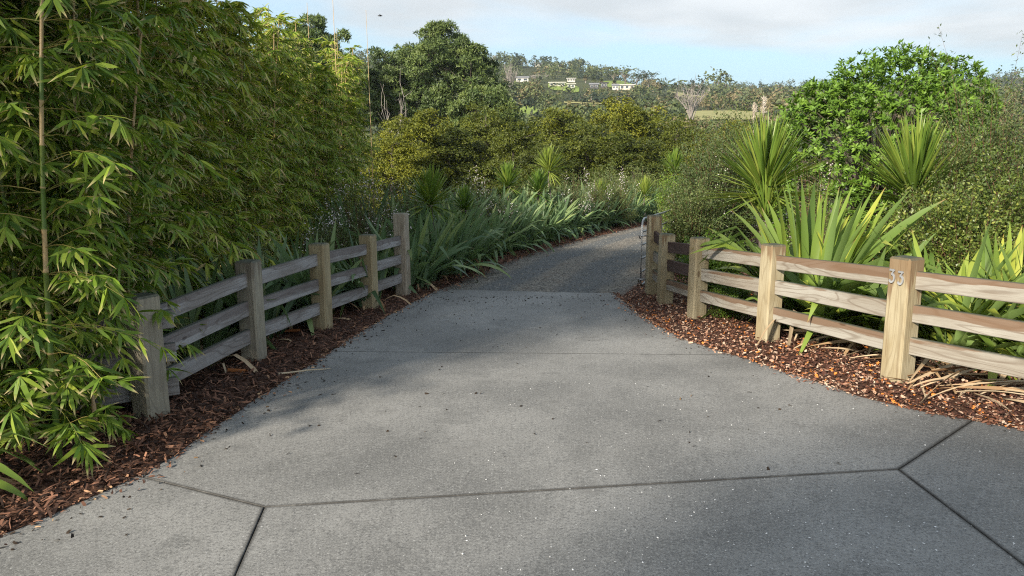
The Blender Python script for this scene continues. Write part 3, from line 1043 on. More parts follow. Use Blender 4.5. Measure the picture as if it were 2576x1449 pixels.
class Fence:
    def __init__(s, name, label, post_px, extra, group=None):
        """post_px: photo points of each post's foot and head; extra: a further post outside the frame"""
        s.P, s.H = [], []
        for (ub, vb), (ut, vt) in post_px:
            b = gnd(ub, vb)
            s.P.append(np.array([b[0], b[1], plane_z(b[0], b[1])]))
            s.H.append(at(ut, vt, b[1])[2] - b[2])
        if extra is not None:
            s.P.insert(0, np.array([extra[0], extra[1], plane_z(*extra)]))
            s.H.insert(0, 1.0)
        s.root = thing(name, label, 'fence', tuple(s.P[0]), group)
        s.o = s.P[0]

    def tangent(s, i):
        a, b = s.P[max(i - 1, 0)], s.P[min(i + 1, len(s.P) - 1)]
        t = (b - a)[:2]
        return t / np.linalg.norm(t)

    def posts(s, w, mats, labels=None, rot=None):
        s.post = []
        for i, p in enumerate(s.P):
            t = s.tangent(i)
            a = math.atan2(t[1], t[0])
            me = chamfer_box('post', w * (1.0 + 0.04 * random.uniform(-1, 1)), w, -0.12, s.H[i], 0.016, mats[i])
            M = Matrix.Translation(Vector(p - s.o)) @ Matrix.Rotation(a, 4, 'Z') @ Matrix.Rotation(rad(random.uniform(-0.7, 0.7)), 4, 'X')
            o = obj('post', me, s.root, None, M)
            if labels and labels.get(i):
                o['label'] = labels[i]
            s.post.append(o)
        s.w = w

    def rails(s, spans, tops, hgt, thick, matf):
        for i in spans:
            a, b = s.P[i], s.P[i + 1]
            d = (b - a)
            d /= np.linalg.norm(d)
            ha = min(s.H[i], 1.03)
            hb = min(s.H[i + 1], 1.03)
            for k, f in enumerate(tops):
                A = a + np.array([0, 0, (f * ha) - hgt / 2 + random.uniform(-.008, .008)]) + d * (s.w / 2 - 0.004)
                B = b + np.array([0, 0, (f * hb) - hgt / 2 + random.uniform(-.008, .008)]) - d * (s.w / 2 - 0.004)
                s.rail(A, B, hgt * random.uniform(.96, 1.04), thick, matf(i, k))

    def rail(s, A, B, hgt, thick, mat):
        v = Vector(B - A)
        L = v.length
        x = v.normalized()
        y = Vector((0, 0, 1)).cross(x).normalized()
        z = x.cross(y)
        me = chamfer_box('rail', L, thick, -hgt / 2, hgt / 2, 0.005, mat)
        c = Vector((A + B) / 2 - s.o)
        M = Matrix(((x[0], y[0], z[0], c[0]), (x[1], y[1], z[1], c[1]), (x[2], y[2], z[2], c[2]), (0, 0, 0, 1)))
        return obj('rail', me, s.root, None, M)


left = Fence('wooden_fence', 'grey weathered three rail fence in the shade beside the bamboo', [
    ((383, 1048), (362, 742)), ((640, 905), (617, 655)), ((812, 828), (803, 612)), ((931, 776), (923, 590)), ((1015, 742), (1007, 536))],
    (-3.62, 4.72))
left.posts(0.19, [M_POST_G] * 3 + [M_POST_L] * 2 + [M_POST_W], {5: 'tall weathered gate post with flaking grey face'})
left.rails([1, 2, 3, 4], (0.885, 0.61, 0.335), 0.142, 0.045, lambda i, k: M_RAIL_L)
# rails of the return behind the bamboo, nailed to the back of the corner post and running past it
p0, p1 = left.P[0], left.P[1]
dd = (p1 - p0) / np.linalg.norm(p1 - p0)
sd = np.array([-dd[1], dd[0], 0])
if sd[0] > 0:
    sd = -sd
for f in (0.78, 0.52, 0.25):
    A = p0 + np.array([0, 0, f * 0.98 - .07]) - sd * 0.0 + dd * 0.09
    B = p1 + np.array([0, 0, f * 1.0 - .07]) + sd * 0.122 + dd * 0.21
    A = A + sd * 0.122
    left.rail(A, B, 0.142, 0.045, M_RAIL_L)

right = Fence('wooden_fence', 'pale sunlit three rail fence carrying the number 33', [
    ((2255, 958), (2282, 646)), ((1930, 857), (1943, 614)), ((1752, 800), (1756, 597)), ((1672, 764), (1675, 588)), ((1640, 740), (1641, 541))],
    (3.98, 4.42))
right.posts(0.185, [M_POST] * 6, {1: 'pale post with metal numerals 33', 5: 'tall gate post beside the steel gate'})
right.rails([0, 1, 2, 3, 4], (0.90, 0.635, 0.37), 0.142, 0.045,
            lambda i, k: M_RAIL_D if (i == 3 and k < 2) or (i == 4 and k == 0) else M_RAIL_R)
for i in (2, 3, 4):      # bolt heads near the top of the narrow posts
    for zz in (0.93, 0.70):
        acc = Acc()
        acc.tube([[0.02 - 0.012 * i / 4, -0.100, right.H[i] * zz], [0.02 - 0.012 * i / 4, -0.088, right.H[i] * zz]], 0.011, 6)
        obj('bolt', acc.mesh('bolt', M_BOLT), right.post[i])


def numeral_mesh():
    pts = [(-0.36, 0.93), (0.36, 0.93), (-0.02, 0.56)]
    path = [(-0.42, 0.92), (0.30, 0.92), (-0.10, 0.55)]
    arc = [(-0.02 + 0.40 * math.cos(a), 0.25 + 0.33 * math.sin(a)) for a in np.linspace(rad(100), rad(-150), 15)]
    pieces = [[path[0], path[1]], [path[1], path[2]], arc]
    bm = bmesh.new()
    hgt, wd, th = 0.098, 0.092, 0.012

    def strip(P, w, k):
        P = np.array(P, float)
        t = norm(np.gradient(P, axis=0))
        nrm_ = np.stack([-t[:, 1], t[:, 0]], 1)
        rows = []
        for p, q in zip(P, nrm_):
            a, b = p + q * w / 2, p - q * w / 2
            rows.append([bm.verts.new((c[0] * wd * 0.62, -zz, c[1] * hgt)) for c, zz in ((a, 0.0), (a, th + k), (b, th + k), (b, 0.0))])
        for r1, r2 in zip(rows[:-1], rows[1:]):
            for i in range(4):
                bm.faces.new((r1[i], r1[(i + 1) % 4], r2[(i + 1) % 4], r2[i]))
        bm.faces.new(rows[0])
        bm.faces.new(rows[-1][::-1])

    strip(pieces[0], 0.15, 0.0)
    strip(pieces[1], 0.14, 0.0006)
    strip(pieces[2], 0.17, 0.0012)
    bmesh.ops.recalc_face_normals(bm, faces=bm.faces[:])
    me = bpy.data.meshes.new('numeral')
    bm.to_mesh(me)
    bm.free()
    me.materials.append(M_NUM)
    return me


NUM = numeral_mesh()
pk = right.post[1]
# the numerals sit on the post face turned to the driveway and the camera
pm = pk.matrix_basis.to_3x3()
best, bn = None, None
for loc_n in (Vector((1, 0, 0)), Vector((-1, 0, 0)), Vector((0, 1, 0)), Vector((0, -1, 0))):
    wv = pm @ loc_n
    sc_ = wv.dot(Vector((-0.62, -0.78, 0)))
    if best is None or sc_ > best:
        best, bn = sc_, loc_n
face_rot = bn.to_track_quat('-Y', 'Z').to_matrix().to_4x4()
for k, dx in enumerate((-0.036, 0.042)):
    M = Matrix.Translation(bn * (0.0955)) @ face_rot @ Matrix.Translation(Vector((dx - 0.008, 0, right.H[1] * 0.855 - 0.045 - 0.006 * k)))
    obj('numeral', NUM, pk, None, M)

# ------------------------------------------------------------------ steel gate, swung open along the right verge
gp = right.P[5]
g0 = np.array([gp[0] - 0.165, gp[1] + 0.05])
g1 = np.array([gp[0] + 1.15, gp[1] + 3.5])
gz = plane_z(*g0)
gate = thing('farm_gate', 'galvanised pipe gate swung open behind the right gate post', 'gate', (g0[0], g0[1], gz))
gd = np.array([g1[0] - g0[0], g1[1] - g0[1], 0.0])


def gpt(t, h):
    return gd * t + np.array([0, 0, h + (plane_z(*g1) - gz) * t])


acc = Acc()
lo, hi, r_ = 0.12, 1.10, 0.016
acc.tube([gpt(0.02, lo), gpt(0.0, lo + .05), gpt(0.0, hi - .12), gpt(0.012, hi - .03), gpt(0.04, hi), gpt(0.5, hi), gpt(0.97, hi), gpt(0.995, hi - .04),
          gpt(1.0, hi - .1), gpt(1.0, lo + .05), gpt(.98, lo), gpt(0.5, lo), gpt(0.02, lo)], r_, 8)
obj('gate_frame', acc.mesh('gate_frame', M_STEEL, True), gate)
for h in (0.32, 0.52, 0.72, 0.91):
    acc = Acc()
    acc.tube([gpt(0.004, h), gpt(0.5, h), gpt(0.996, h)], 0.013, 6)
    obj('gate_bar', acc.mesh('gate_bar', M_STEEL, True), gate)
acc = Acc()
acc.tube([gpt(0.34, lo), gpt(0.34, hi)], 0.014, 6)
obj('gate_stay', acc.mesh('gate_stay', M_STEEL, True), gate)
for h in (0.22, 0.86):
    acc = Acc()
    a0 = gpt(0.0, h)
    acc.tube([a0 + [-0.02, 0.0, -.05], a0 + [-0.045, -0.01, 0], a0 + [0.0, -0.02, 0.0], a0 + [0.09, -0.03, 0.0]], 0.011, 6)
    obj('hinge', acc.mesh('hinge', M_STEEL, True), gate)


# ------------------------------------------------------------------ plants
def flax_leaf_mesh(name, mat, tilt0, bend, kink_at, kink, seg=8, fold=0.25, twist=0.0):
    """one sword leaf of unit length and unit width, growing from the origin and arching towards +X"""
    th, p = tilt0, np.array([0.0, 0, 0])
    st = []
    for i in range(seg + 1):
        t = i / seg
        d = np.array([math.sin(th), 0, math.cos(th)])
        nrm_ = np.array([-math.cos(th), 0, math.sin(th)])
        st.append((p.copy(), d, nrm_, t))
        p = p + d / seg
        th += bend / seg + (kink if abs(t - kink_at) < 0.5 / seg + 1e-6 else 0.0)
    V, al = [], []
    for i, (p, d, n, t) in enumerate(st[:-1]):
        w = 0.5 * min(1.0, 0.55 + 1.3 * t) * min(1.0, (1.02 - t) * 2.6) ** 0.8
        tw = twist * t
        yv = np.array([0, math.cos(tw), 0]) + n * math.sin(tw)
        V += [p - yv * w * 0.07, p - n * fold * 0.07 * w * (1.2 - t), p + yv * w * 0.07]
        al += [t] * 3
    V.append(st[-1][0])
    al.append(1.0)
    V = np.array(V)
    q, tr = [], []
    for i in range(seg - 1):
        a = 3 * i
        q += [[a, a + 3, a + 4, a + 1], [a + 1, a + 4, a + 5, a + 2]]
    a = 3 * (seg - 1)
    tr = [[a, 3 * seg, a + 1], [a + 1, 3 * seg, a + 2]]
    return np_mesh(name, V, tr, q, {'tint': np.full(len(V), .5), 'along': np.array(al)}, (mat,), smooth_sh=True)


def flax_set(mat):
    return {'in': [flax_leaf_mesh('leaf', mat, 0.0, b, 9, 0, twist=tw) for b, tw in ((0.25, .5), (0.5, -.8), (0.85, .9), (0.4, .2))],
            'mid': [flax_leaf_mesh('leaf', mat, 0.05, b, k, kk, twist=tw) for b, k, kk, tw in ((1.0, .75, .5, .6), (1.2, .625, .6, -.8), (0.8, .625, 1.1, .4), (1.6, 9, 0, -.6))],
            'out': [flax_leaf_mesh('leaf', mat, 0.1, b, k, kk, twist=tw) for b, k, kk, tw in ((1.5, .5, .6, .3), (1.1, .375, 1.0, -.4), (1.9, 9, 0, .2), (0.9, .625, 1.3, 0))]}


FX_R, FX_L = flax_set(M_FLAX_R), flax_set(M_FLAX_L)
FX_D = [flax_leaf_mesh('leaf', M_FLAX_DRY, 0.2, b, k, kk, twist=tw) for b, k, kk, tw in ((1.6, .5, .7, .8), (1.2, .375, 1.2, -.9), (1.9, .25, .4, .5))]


def flax(loc, n, Lr, Wr, fam, label, group=None, dry=0, spread=0.16, az0=0.0, azr=math.pi, erect=0.35, name='flax_plant', tilt_max=0.75):
    t = thing(name, label, 'flax', (loc[0], loc[1], zgf(loc[0], loc[1])), group)
    for i in range(n):
        q = random.random()
        kind = 'in' if q < erect else ('mid' if q < erect + (1 - erect) * 0.55 else 'out')
        tilt = {'in': random.uniform(0.03, 0.42), 'mid': random.uniform(0.15, 0.5), 'out': random.uniform(0.3, tilt_max)}[kind]
        me = random.choice(fam[kind])
        az = az0 + random.uniform(-azr, azr)
        L = random.uniform(*Lr) * (1.0 if kind != 'in' else 1.05)
        W = random.uniform(*Wr) / 0.07
        r0 = spread * math.sqrt(random.random())
        M = (Matrix.Translation((math.cos(az) * r0, math.sin(az) * r0, -0.03)) @ Matrix.Rotation(az, 4, 'Z') @ Matrix.Rotation(tilt, 4, 'Y')
             @ Matrix.Rotation(random.uniform(-.5, .5), 4, 'Z') @ Matrix.Diagonal((L, W, L, 1)))
        obj('leaf', me, t, None, M)
    for i in range(dry):
        az = random.uniform(-math.pi, math.pi)
        L = random.uniform(Lr[0] * 0.6, Lr[1] * 0.8)
        M = (Matrix.Translation((math.cos(az) * .12, math.sin(az) * .12, 0)) @ Matrix.Rotation(az, 4, 'Z') @ Matrix.Rotation(random.uniform(.5, 1.1), 4, 'Y')
             @ Matrix.Diagonal((L, random.uniform(.3, .6), L, 1)))
        obj('dry_leaf', random.choice(FX_D), t, None, M)
    return t


# right side, behind the sunlit fence
FA = dict(az0=.45, azr=2.15)
for (u_, v_), n_l, L_, er, dr, lab in [
        ((2030, 838), 170, (1.15, 1.8), .32, 8, 'large bright green flax behind the fence between the middle posts'),
        ((2150, 858), 110, (0.85, 1.25), .2, 8, 'low arching flax behind the fence, just before post 33'),
        ((2365, 905), 150, (0.9, 1.4), .2, 12, 'broad leaved flax behind the fence, just past post 33'),
        ((2500, 925), 130, (0.9, 1.35), .18, 10, 'flax under the top rail near the right frame edge'),
        ((2640, 960), 90, (0.9, 1.35), .18, 8, 'flax cut by the right frame edge behind the rails')]:
    g_ = gnd(u_, v_)
    flax(g_[:2], n_l, L_, (0.066, 0.108), FX_R, lab, 'sunlit flax behind the fence', dr, 0.24, erect=er, tilt_max=.95, **FA)
for (u_, v_), lab in (((2060, 848), 'short upright flax at the foot of the rails left of post 33'), ((2190, 876), 'short flax close against the lower rails, next to post 33'),
                      ((2420, 918), 'short flax filling the gap under the rails right of post 33')):
    g_ = gnd(u_, v_)
    flax(g_[:2], 70, (.5, .95), (.055, .09), FX_R, lab, 'sunlit flax behind the fence', 6, .22, erect=.4, tilt_max=.8, az0=.45, azr=2.3)
# left side, behind the shaded fence
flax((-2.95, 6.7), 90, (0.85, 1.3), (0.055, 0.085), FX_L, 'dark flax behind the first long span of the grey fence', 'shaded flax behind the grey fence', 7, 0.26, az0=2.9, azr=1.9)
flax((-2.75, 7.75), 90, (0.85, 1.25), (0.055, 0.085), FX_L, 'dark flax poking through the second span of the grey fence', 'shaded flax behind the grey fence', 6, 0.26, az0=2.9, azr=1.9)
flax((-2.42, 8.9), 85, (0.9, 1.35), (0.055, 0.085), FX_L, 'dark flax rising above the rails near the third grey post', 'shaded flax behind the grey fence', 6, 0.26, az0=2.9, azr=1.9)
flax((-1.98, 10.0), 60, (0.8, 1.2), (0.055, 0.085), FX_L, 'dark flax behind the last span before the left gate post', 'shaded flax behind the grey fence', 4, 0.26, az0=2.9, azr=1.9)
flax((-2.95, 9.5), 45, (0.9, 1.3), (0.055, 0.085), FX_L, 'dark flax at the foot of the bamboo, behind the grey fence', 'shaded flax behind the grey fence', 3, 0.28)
flax((-3.25, 3.75), 26, (0.6, 0.95), (0.04, 0.06), FX_R, 'bright flax blades at the left frame edge under the bamboo', None, 3, 0.12, az0=0.4, azr=1.4, erect=.2)
# the hedge of flax along the road
protos = []
HL = 'blue green flax in the hedge along the curving gravel road'
HL2 = 'taller flax in the second row of the hedge by the gravel road'
HL3 = 'tall flax at the back of the hedge, under the cabbage trees'
HG = 'flax hedge along the gravel road'
row = []
base_line = resample([gnd(1062, 726)[:2] + [-.15, 0], gnd(1128, 706)[:2] + [-.25, .1], gnd(1250, 652)[:2] + [-.3, .2], gnd(1400, 609)[:2] + [-.3, .3],
                      gnd(1530, 578)[:2] + [-.3, .4], gnd(1612, 560)[:2] + [-.2, .5], np.array([6.6, 30.2]), np.array([10.0, 34.5])], 34)
for i, p in enumerate(base_line):
    row.append((p[0] + random.uniform(-.15, .1), p[1] + random.uniform(-.1, .1), random.uniform(.82, 1.0), HL))
    if i < 29:
        row.append((p[0] - random.uniform(.7, 1.0), p[1] + random.uniform(.1, .6), random.uniform(1.0, 1.2), HL2))
    if i < 26 and i % 2 == 0:
        row.append((p[0] - random.uniform(1.5, 1.9), p[1] + random.uniform(.3, 1.0), random.uniform(1.05, 1.25), HL3))
for k in range(4):
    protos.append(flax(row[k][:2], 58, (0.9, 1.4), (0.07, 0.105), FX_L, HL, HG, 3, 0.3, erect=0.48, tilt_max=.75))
for k in range(4):
    protos[k]['label'] = row[k][3]
for i, (x, y, s, lab) in enumerate(row[4:]):
    dup(protos[i % 4], (x, y, zgf(x, y)), random.uniform(0, 6.28), s * 1.06, lab)

# dry flax leaves lying about
DL = 'straw coloured dry flax leaf lying on the mulch by post 33'
FX_LIE = [(flax_leaf_mesh('leaf', M_FLAX_DRY, 0.0, b, 9, 0, twist=tw, fold=.5), b) for b, tw in ((.12, .5), (.3, -.8), (.5, .3), (.2, 1.2))]
spots = [(2300 + random.uniform(-30, 290), 965 + random.uniform(-14, 48)) for _ in range(50)] + [(2000 + random.uniform(-40, 210), 880 + random.uniform(-12, 45)) for _ in range(14)]
for u_, v_ in spots:
    p = gnd(u_, v_)
    me, bend = random.choice(FX_LIE)
    o = obj('dry_leaf', me)
    L = random.uniform(0.35, 0.85)
    o.matrix_basis = (Matrix.Translation((p[0], p[1], p[2] + random.uniform(0.02, 0.08))) @ Matrix.Rotation(random.gauss(0.3, 1.0), 4, 'Z')
                      @ Matrix.Rotation(rad(90) - bend / 2 - random.uniform(0, .12), 4, 'Y') @ Matrix.Rotation(random.uniform(-.4, .4), 4, 'Z') @ Matrix.Diagonal((L, random.uniform(.15, .45), L, 1)))
    tag(o, DL, 'dry leaf', 'dry flax leaves by post 33')

# fallen twig and curled bark on the left
a, b_ = gnd(700, 950), gnd(832, 929)
acc = Acc()
mid = (a + b_) / 2 + np.array([0.02, 0.03, 0.0])
acc.tube([a + [0, 0, .035], a * .7 + mid * .3 + [0, 0, .03], mid + [0, 0, .022], b_ * .6 + mid * .4 + [0, 0, .012], b_ + [0, 0, .008]], [.009, .008, .006, .005, .002], 6, 0.7)
tw = acc.mesh('fallen_twig', M_FLAX_DRY)
tag(obj('fallen_twig', tw), 'pale dry twig lying from the mulch on to the concrete', 'twig')
for lab, (u_, v_), az in (('curled orange bark strip under the second grey fence span', (735, 842), .2), ('curled orange bark strip in the litter below the second grey post', (598, 945), -.2)):
    p = gnd(u_, v_)
    acc = Acc()
    n_ = 7
    rows = []
    for s_ in range(5):
        for j in range(n_):
            aa = rad(-20 + 220 * j / (n_ - 1))
            rows.append([(s_ - 2) * 0.045, 0.02 * math.cos(aa) + random.uniform(-.003, .003), 0.02 * math.sin(aa)])
    q = [[i * n_ + j, i * n_ + j + 1, (i + 1) * n_ + j + 1, (i + 1) * n_ + j] for i in range(4) for j in range(n_ - 1)]
    acc.add(rows, None, q, np.random.default_rng(3).uniform(0.1, 0.5, len(rows)))
    m = tint_mat('orange_bark', [(0.0, (0.20, 0.07, 0.025)), (1.0, (0.42, 0.17, 0.06))])
    o = obj('bark_strip', acc.mesh('bark_strip', m))
    o.location = (p[0], p[1], p[2] + .045)
    o.rotation_euler = (0, 0, az)
    tag(o, lab, 'bark')


# ------------------------------------------------------------------ bamboo
BLEAF = templ_mesh('leaf', T_LEAF, M_BAMBOO)


def bamboo(loc, culms, label, group, n_parts=0, nb=3, seed=0, low=0.15, sheath=0.25):
    """culms: (dx, dy, height, lean_x, lean_y, radius, bare share at the top)"""
    g = np.random.default_rng(seed)
    root = thing('bamboo_clump', label, 'bamboo', (loc[0], loc[1], zgf(*loc[:2])), group)
    tw = Acc()
    P, X, LL, WW, OUT = [], [], [], [], []
    for (dx, dy, H, lx, ly, r0, bare) in culms:
        t = np.linspace(0, 1, 25)
        cx = dx + lx * t ** 1.8
        cy = dy + ly * t ** 1.8
        pts = np.stack([cx, cy, H * t - 0.05], 1)
        # stem with ringed nodes and pale sheaths
        ca = Acc()
        step = 0.24 if H > 2 else 0.12
        nn = max(3, int(H / step))
        zz, rr, ti = [], [], []
        for k in range(nn):
            tt = k / nn
            r = r0 * (1 - 0.75 * tt)
            s = (g.uniform(0.72, 1.0) if g.uniform() < sheath + 0.5 * (tt > 0.45) else g.uniform(0.0, 0.35))
            for f, m in ((0.0, 1.22), (0.05, 1.0), (0.95, 0.96)):
                zz.append((k + f) / nn)
                rr.append(r * m)
                ti.append(s if f > 0.0 else 0.75)
        zz = np.array(zz)
        cp = np.stack([np.interp(zz, t, pts[:, 0]), np.interp(zz, t, pts[:, 1]), np.interp(zz, t, pts[:, 2])], 1)
        ca.tube(cp, np.array(rr), 8, np.array(ti))
        obj('culm', ca.mesh('culm', M_CULM, True), root)
        if bare >= 1:
            continue
        zs = np.arange(low + g.uniform(0, .1), H, 0.165)
        for z in zs:
            tt = z / H
            if tt > 1 - bare:
                continue
            base = np.array([np.interp(tt, t, pts[:, 0]), np.interp(tt, t, pts[:, 1]), z])
            for _ in range(nb):
                az = g.uniform(0, 2 * math.pi)
                bl = g.uniform(0.35, 0.85) * (1.0 - 0.72 * max(0, tt - 0.45) / .55) * (0.75 + 0.25 * min(1, z / 1.0))
                o = np.array([math.cos(az), math.sin(az), 0])
                el = g.uniform(0.05, 0.75)
                s = np.linspace(0, 1, 5)
                br = base + o * (s * bl * math.cos(el))[:, None] + np.array([0, 0, 1.0]) * (s * bl * math.sin(el) - 0.32 * bl * s ** 2.2)[:, None]
                if br[-1][2] < 0.08:
                    continue
                tw.tube(br, np.linspace(0.0032, 0.0014, 5), 3, g.uniform(0, 1), cap=False)
                for f in (0.42, 0.62, 0.8, 1.0):
                    if f < 1 and g.uniform() < 0.22:
                        continue
                    p = np.array([np.interp(f, s, br[:, i]) for i in range(3)])
                    d = norm(o * math.cos(el) + np.array([0, 0, math.sin(el) - 0.7 * f]) + g.normal(size=3) * 0.35)
                    side = norm(np.cross(d, [0, 0, 1.0]))
                    m = g.integers(5, 9)
                    aa = np.linspace(-1.05, 1.05, m) + g.normal(size=m) * 0.2
                    droop = g.uniform(0.1, 0.8, m)
                    dirs = norm(d * np.cos(aa)[:, None] + side * np.sin(aa)[:, None] + np.array([0, 0, -1.0]) * droop[:, None])
                    P.append(np.repeat(p[None], m, 0))
                    X.append(dirs)
                    OUT.append(np.repeat(o[None], m, 0))
                    LL.append(g.uniform(0.11, 0.20, m))
                    WW.append(g.uniform(0.018, 0.028, m))
    if not P:
        return root
    P, X, LL, WW = np.concatenate(P), np.concatenate(X), np.concatenate(LL), np.concatenate(WW)
    n = len(P)
    up = np.array([0, 0, .55]) + np.concatenate(OUT) * .75 + g.normal(size=(n, 3)) * 0.55
    tint = np.clip(g.normal(0.5, 0.2, n), 0, 1)
    if n_parts:
        toc = np.array([0, 0, EYE]) - (P + np.array(root.location))
        order = np.argsort(np.linalg.norm(toc, axis=1))[:n_parts * 3]
        pick = g.permutation(order)[:n_parts]
        leaf_parts(root, 'leaf', BLEAF, P[pick], X[pick], up[pick], LL[pick] * 1.08, WW[pick] * 1.08)
        keep = np.ones(n, bool)
        keep[pick] = False
        P, X, up, LL, WW, tint = P[keep], X[keep], up[keep], LL[keep], WW[keep], tint[keep]
    fa = Acc()
    put_leaves(fa, T_LEAF, P, X, up, LL, WW, tint)
    obj('twig', tw.mesh('twig', M_BRANCH), root, kind='stuff')
    obj('foliage', fa.mesh('foliage', M_BAMBOO), root, kind='stuff')
    return root


def clump(seed, n=6, H=(3.9, 4.9), spread=0.35):
    g = np.random.default_rng(seed)
    out = []
    for i in range(n):
        a = g.uniform(0, 6.28)
        r = spread * math.sqrt(g.uniform())
        out.append((r * math.cos(a), r * math.sin(a), g.uniform(*H), math.cos(a) * g.uniform(0, .4), math.sin(a) * g.uniform(0, .4), g.uniform(.014, .02), 0.0))
    return out


BG = 'bamboo screen along the left of the drive'
# nearest clumps: their culms stand where the photograph shows them
n0 = gnd(151, 1163)
topn = at(100, 0, n0[1] + .1)
bamboo((n0[0], n0[1]), [(0, 0, 4.3, (topn[0] - n0[0]) * 2.1, 0.25, .019, 0.0), (-0.35, .3, 4.2, -.2, .2, .017, 0), (-.62, -.1, 4.0, -.3, 0, .017, 0)],
       'nearest bamboo with a green culm standing at the mulch edge', BG, 280, nb=4, seed=21, sheath=0.3)
n1_ = gnd(243, 1090)
bamboo((n1_[0] - .25, n1_[1] + .15), [(.25, -.15, .42, .0, .0, .022, 1.0), (.02, .2, 4.3, .15, .3, .018, 0), (-.3, .1, 4.4, -.1, .3, .018, 0), (-.1, -.25, 4.2, -.1, -.1, .018, 0), (.2, .45, 4.1, .45, .3, .016, 0)],
       'bamboo with a cut stump at its foot in front of the grey corner post', BG, 260, nb=4, seed=22, sheath=0.3)
bamboo((-3.55, 5.05), clump(31, 5, spread=.25), 'bamboo close behind the nearest culm, in front of the hidden rails', BG, 180, nb=4, seed=23)
bamboo((-3.75, 5.55), clump(32, 6), 'bamboo directly behind the grey corner post of the fence', BG, 120, seed=24)
v0 = bamboo((-3.98, 6.6), clump(33, 7), 'bamboo behind the first span of the grey fence', BG, 0, seed=25)
v1 = bamboo((-4.05, 7.8), clump(34, 7), 'bamboo behind the second span of the grey fence', BG, 0, seed=26)
v2 = bamboo((-4.0, 9.0), clump(35, 7), 'bamboo behind the third span of the grey fence', BG, 0, seed=27)
v0.scale, v1.scale, v2.scale = (1.3, 1.3, 1.32), (1.28, 1.28, 1.3), (1.15, 1.15, 1.12)
for i, (x, y, s, lab) in enumerate([
        (-4.0, 10.3, 0.98, 'bamboo in line with the left gate post, behind the dark flax'),
        (-3.95, 11.6, 0.95, 'bamboo just beyond the left gate post'),
        (-3.9, 12.9, 0.93, 'bamboo behind the nearest white flowered shrub'),
        (-3.85, 14.2, 0.92, 'bamboo third from the far end of the screen'),
        (-3.8, 15.5, 0.95, 'bamboo last but one at the far end of the screen'),
        (-3.75, 16.8, 0.98, 'yellow sunlit bamboo closing the far end of the screen'),
        (-5.3, 5.2, 1.3, 'bamboo of the back row deep behind the nearest culm'),
        (-5.4, 7.0, 1.35, 'tall bamboo of the back row behind the first fence span'),
        (-5.4, 8.8, 1.06, 'tall bamboo of the back row behind the second fence span'),
        (-5.35, 10.8, 1.05, 'bamboo of the back row showing against the sky above the fence'),
        (-5.3, 12.8, 1.03, 'bamboo of the back row with a spiky top against the sky'),
        (-5.2, 15.0, 1.0, 'bamboo of the back row near the dark pine'),
        (-4.9, 17.2, 0.98, 'bamboo of the back row behind the far end of the screen')]):
    dup((v0, v1, v2)[i % 3], (x, y, zgf(x, y)), i * 2.1 + 0.7, s, lab)
# slender bare culms rising out of the far screen
for i, (u_, v_, Y, r0, lab) in enumerate([(918, 15, 16.6, .013, 'thin bare bamboo culm standing alone against the sky by the pine'),
                                          (833, -25, 15.2, .016, 'tan bamboo culm rising above the far screen, left of the thin one'),
                                          (843, 60, 15.6, .012, 'short green tipped bamboo culm beside the tan one'),
                                          (768, -5, 14.2, .013, 'thin bamboo culm rising from the middle of the far screen'),
                                          (931, 345, 17.4, .017, 'bare brown bamboo culm at the end of the screen before the yellow trees')]):
    top = at(u_, v_, Y)
    zb = zgf(top[0], Y)
    lx = 0.12 if i == 4 else -0.05
    bamboo((top[0] - lx, Y), [(0, 0, top[2] - zb, lx, 0.1, r0, 0.93 if i != 4 else 0.97)], lab, 'bare culms of the far bamboo', 0, nb=1, seed=60 + i, low=(top[2] - zb) * 0.02 if i == 4 else 3.3, sheath=0.7)


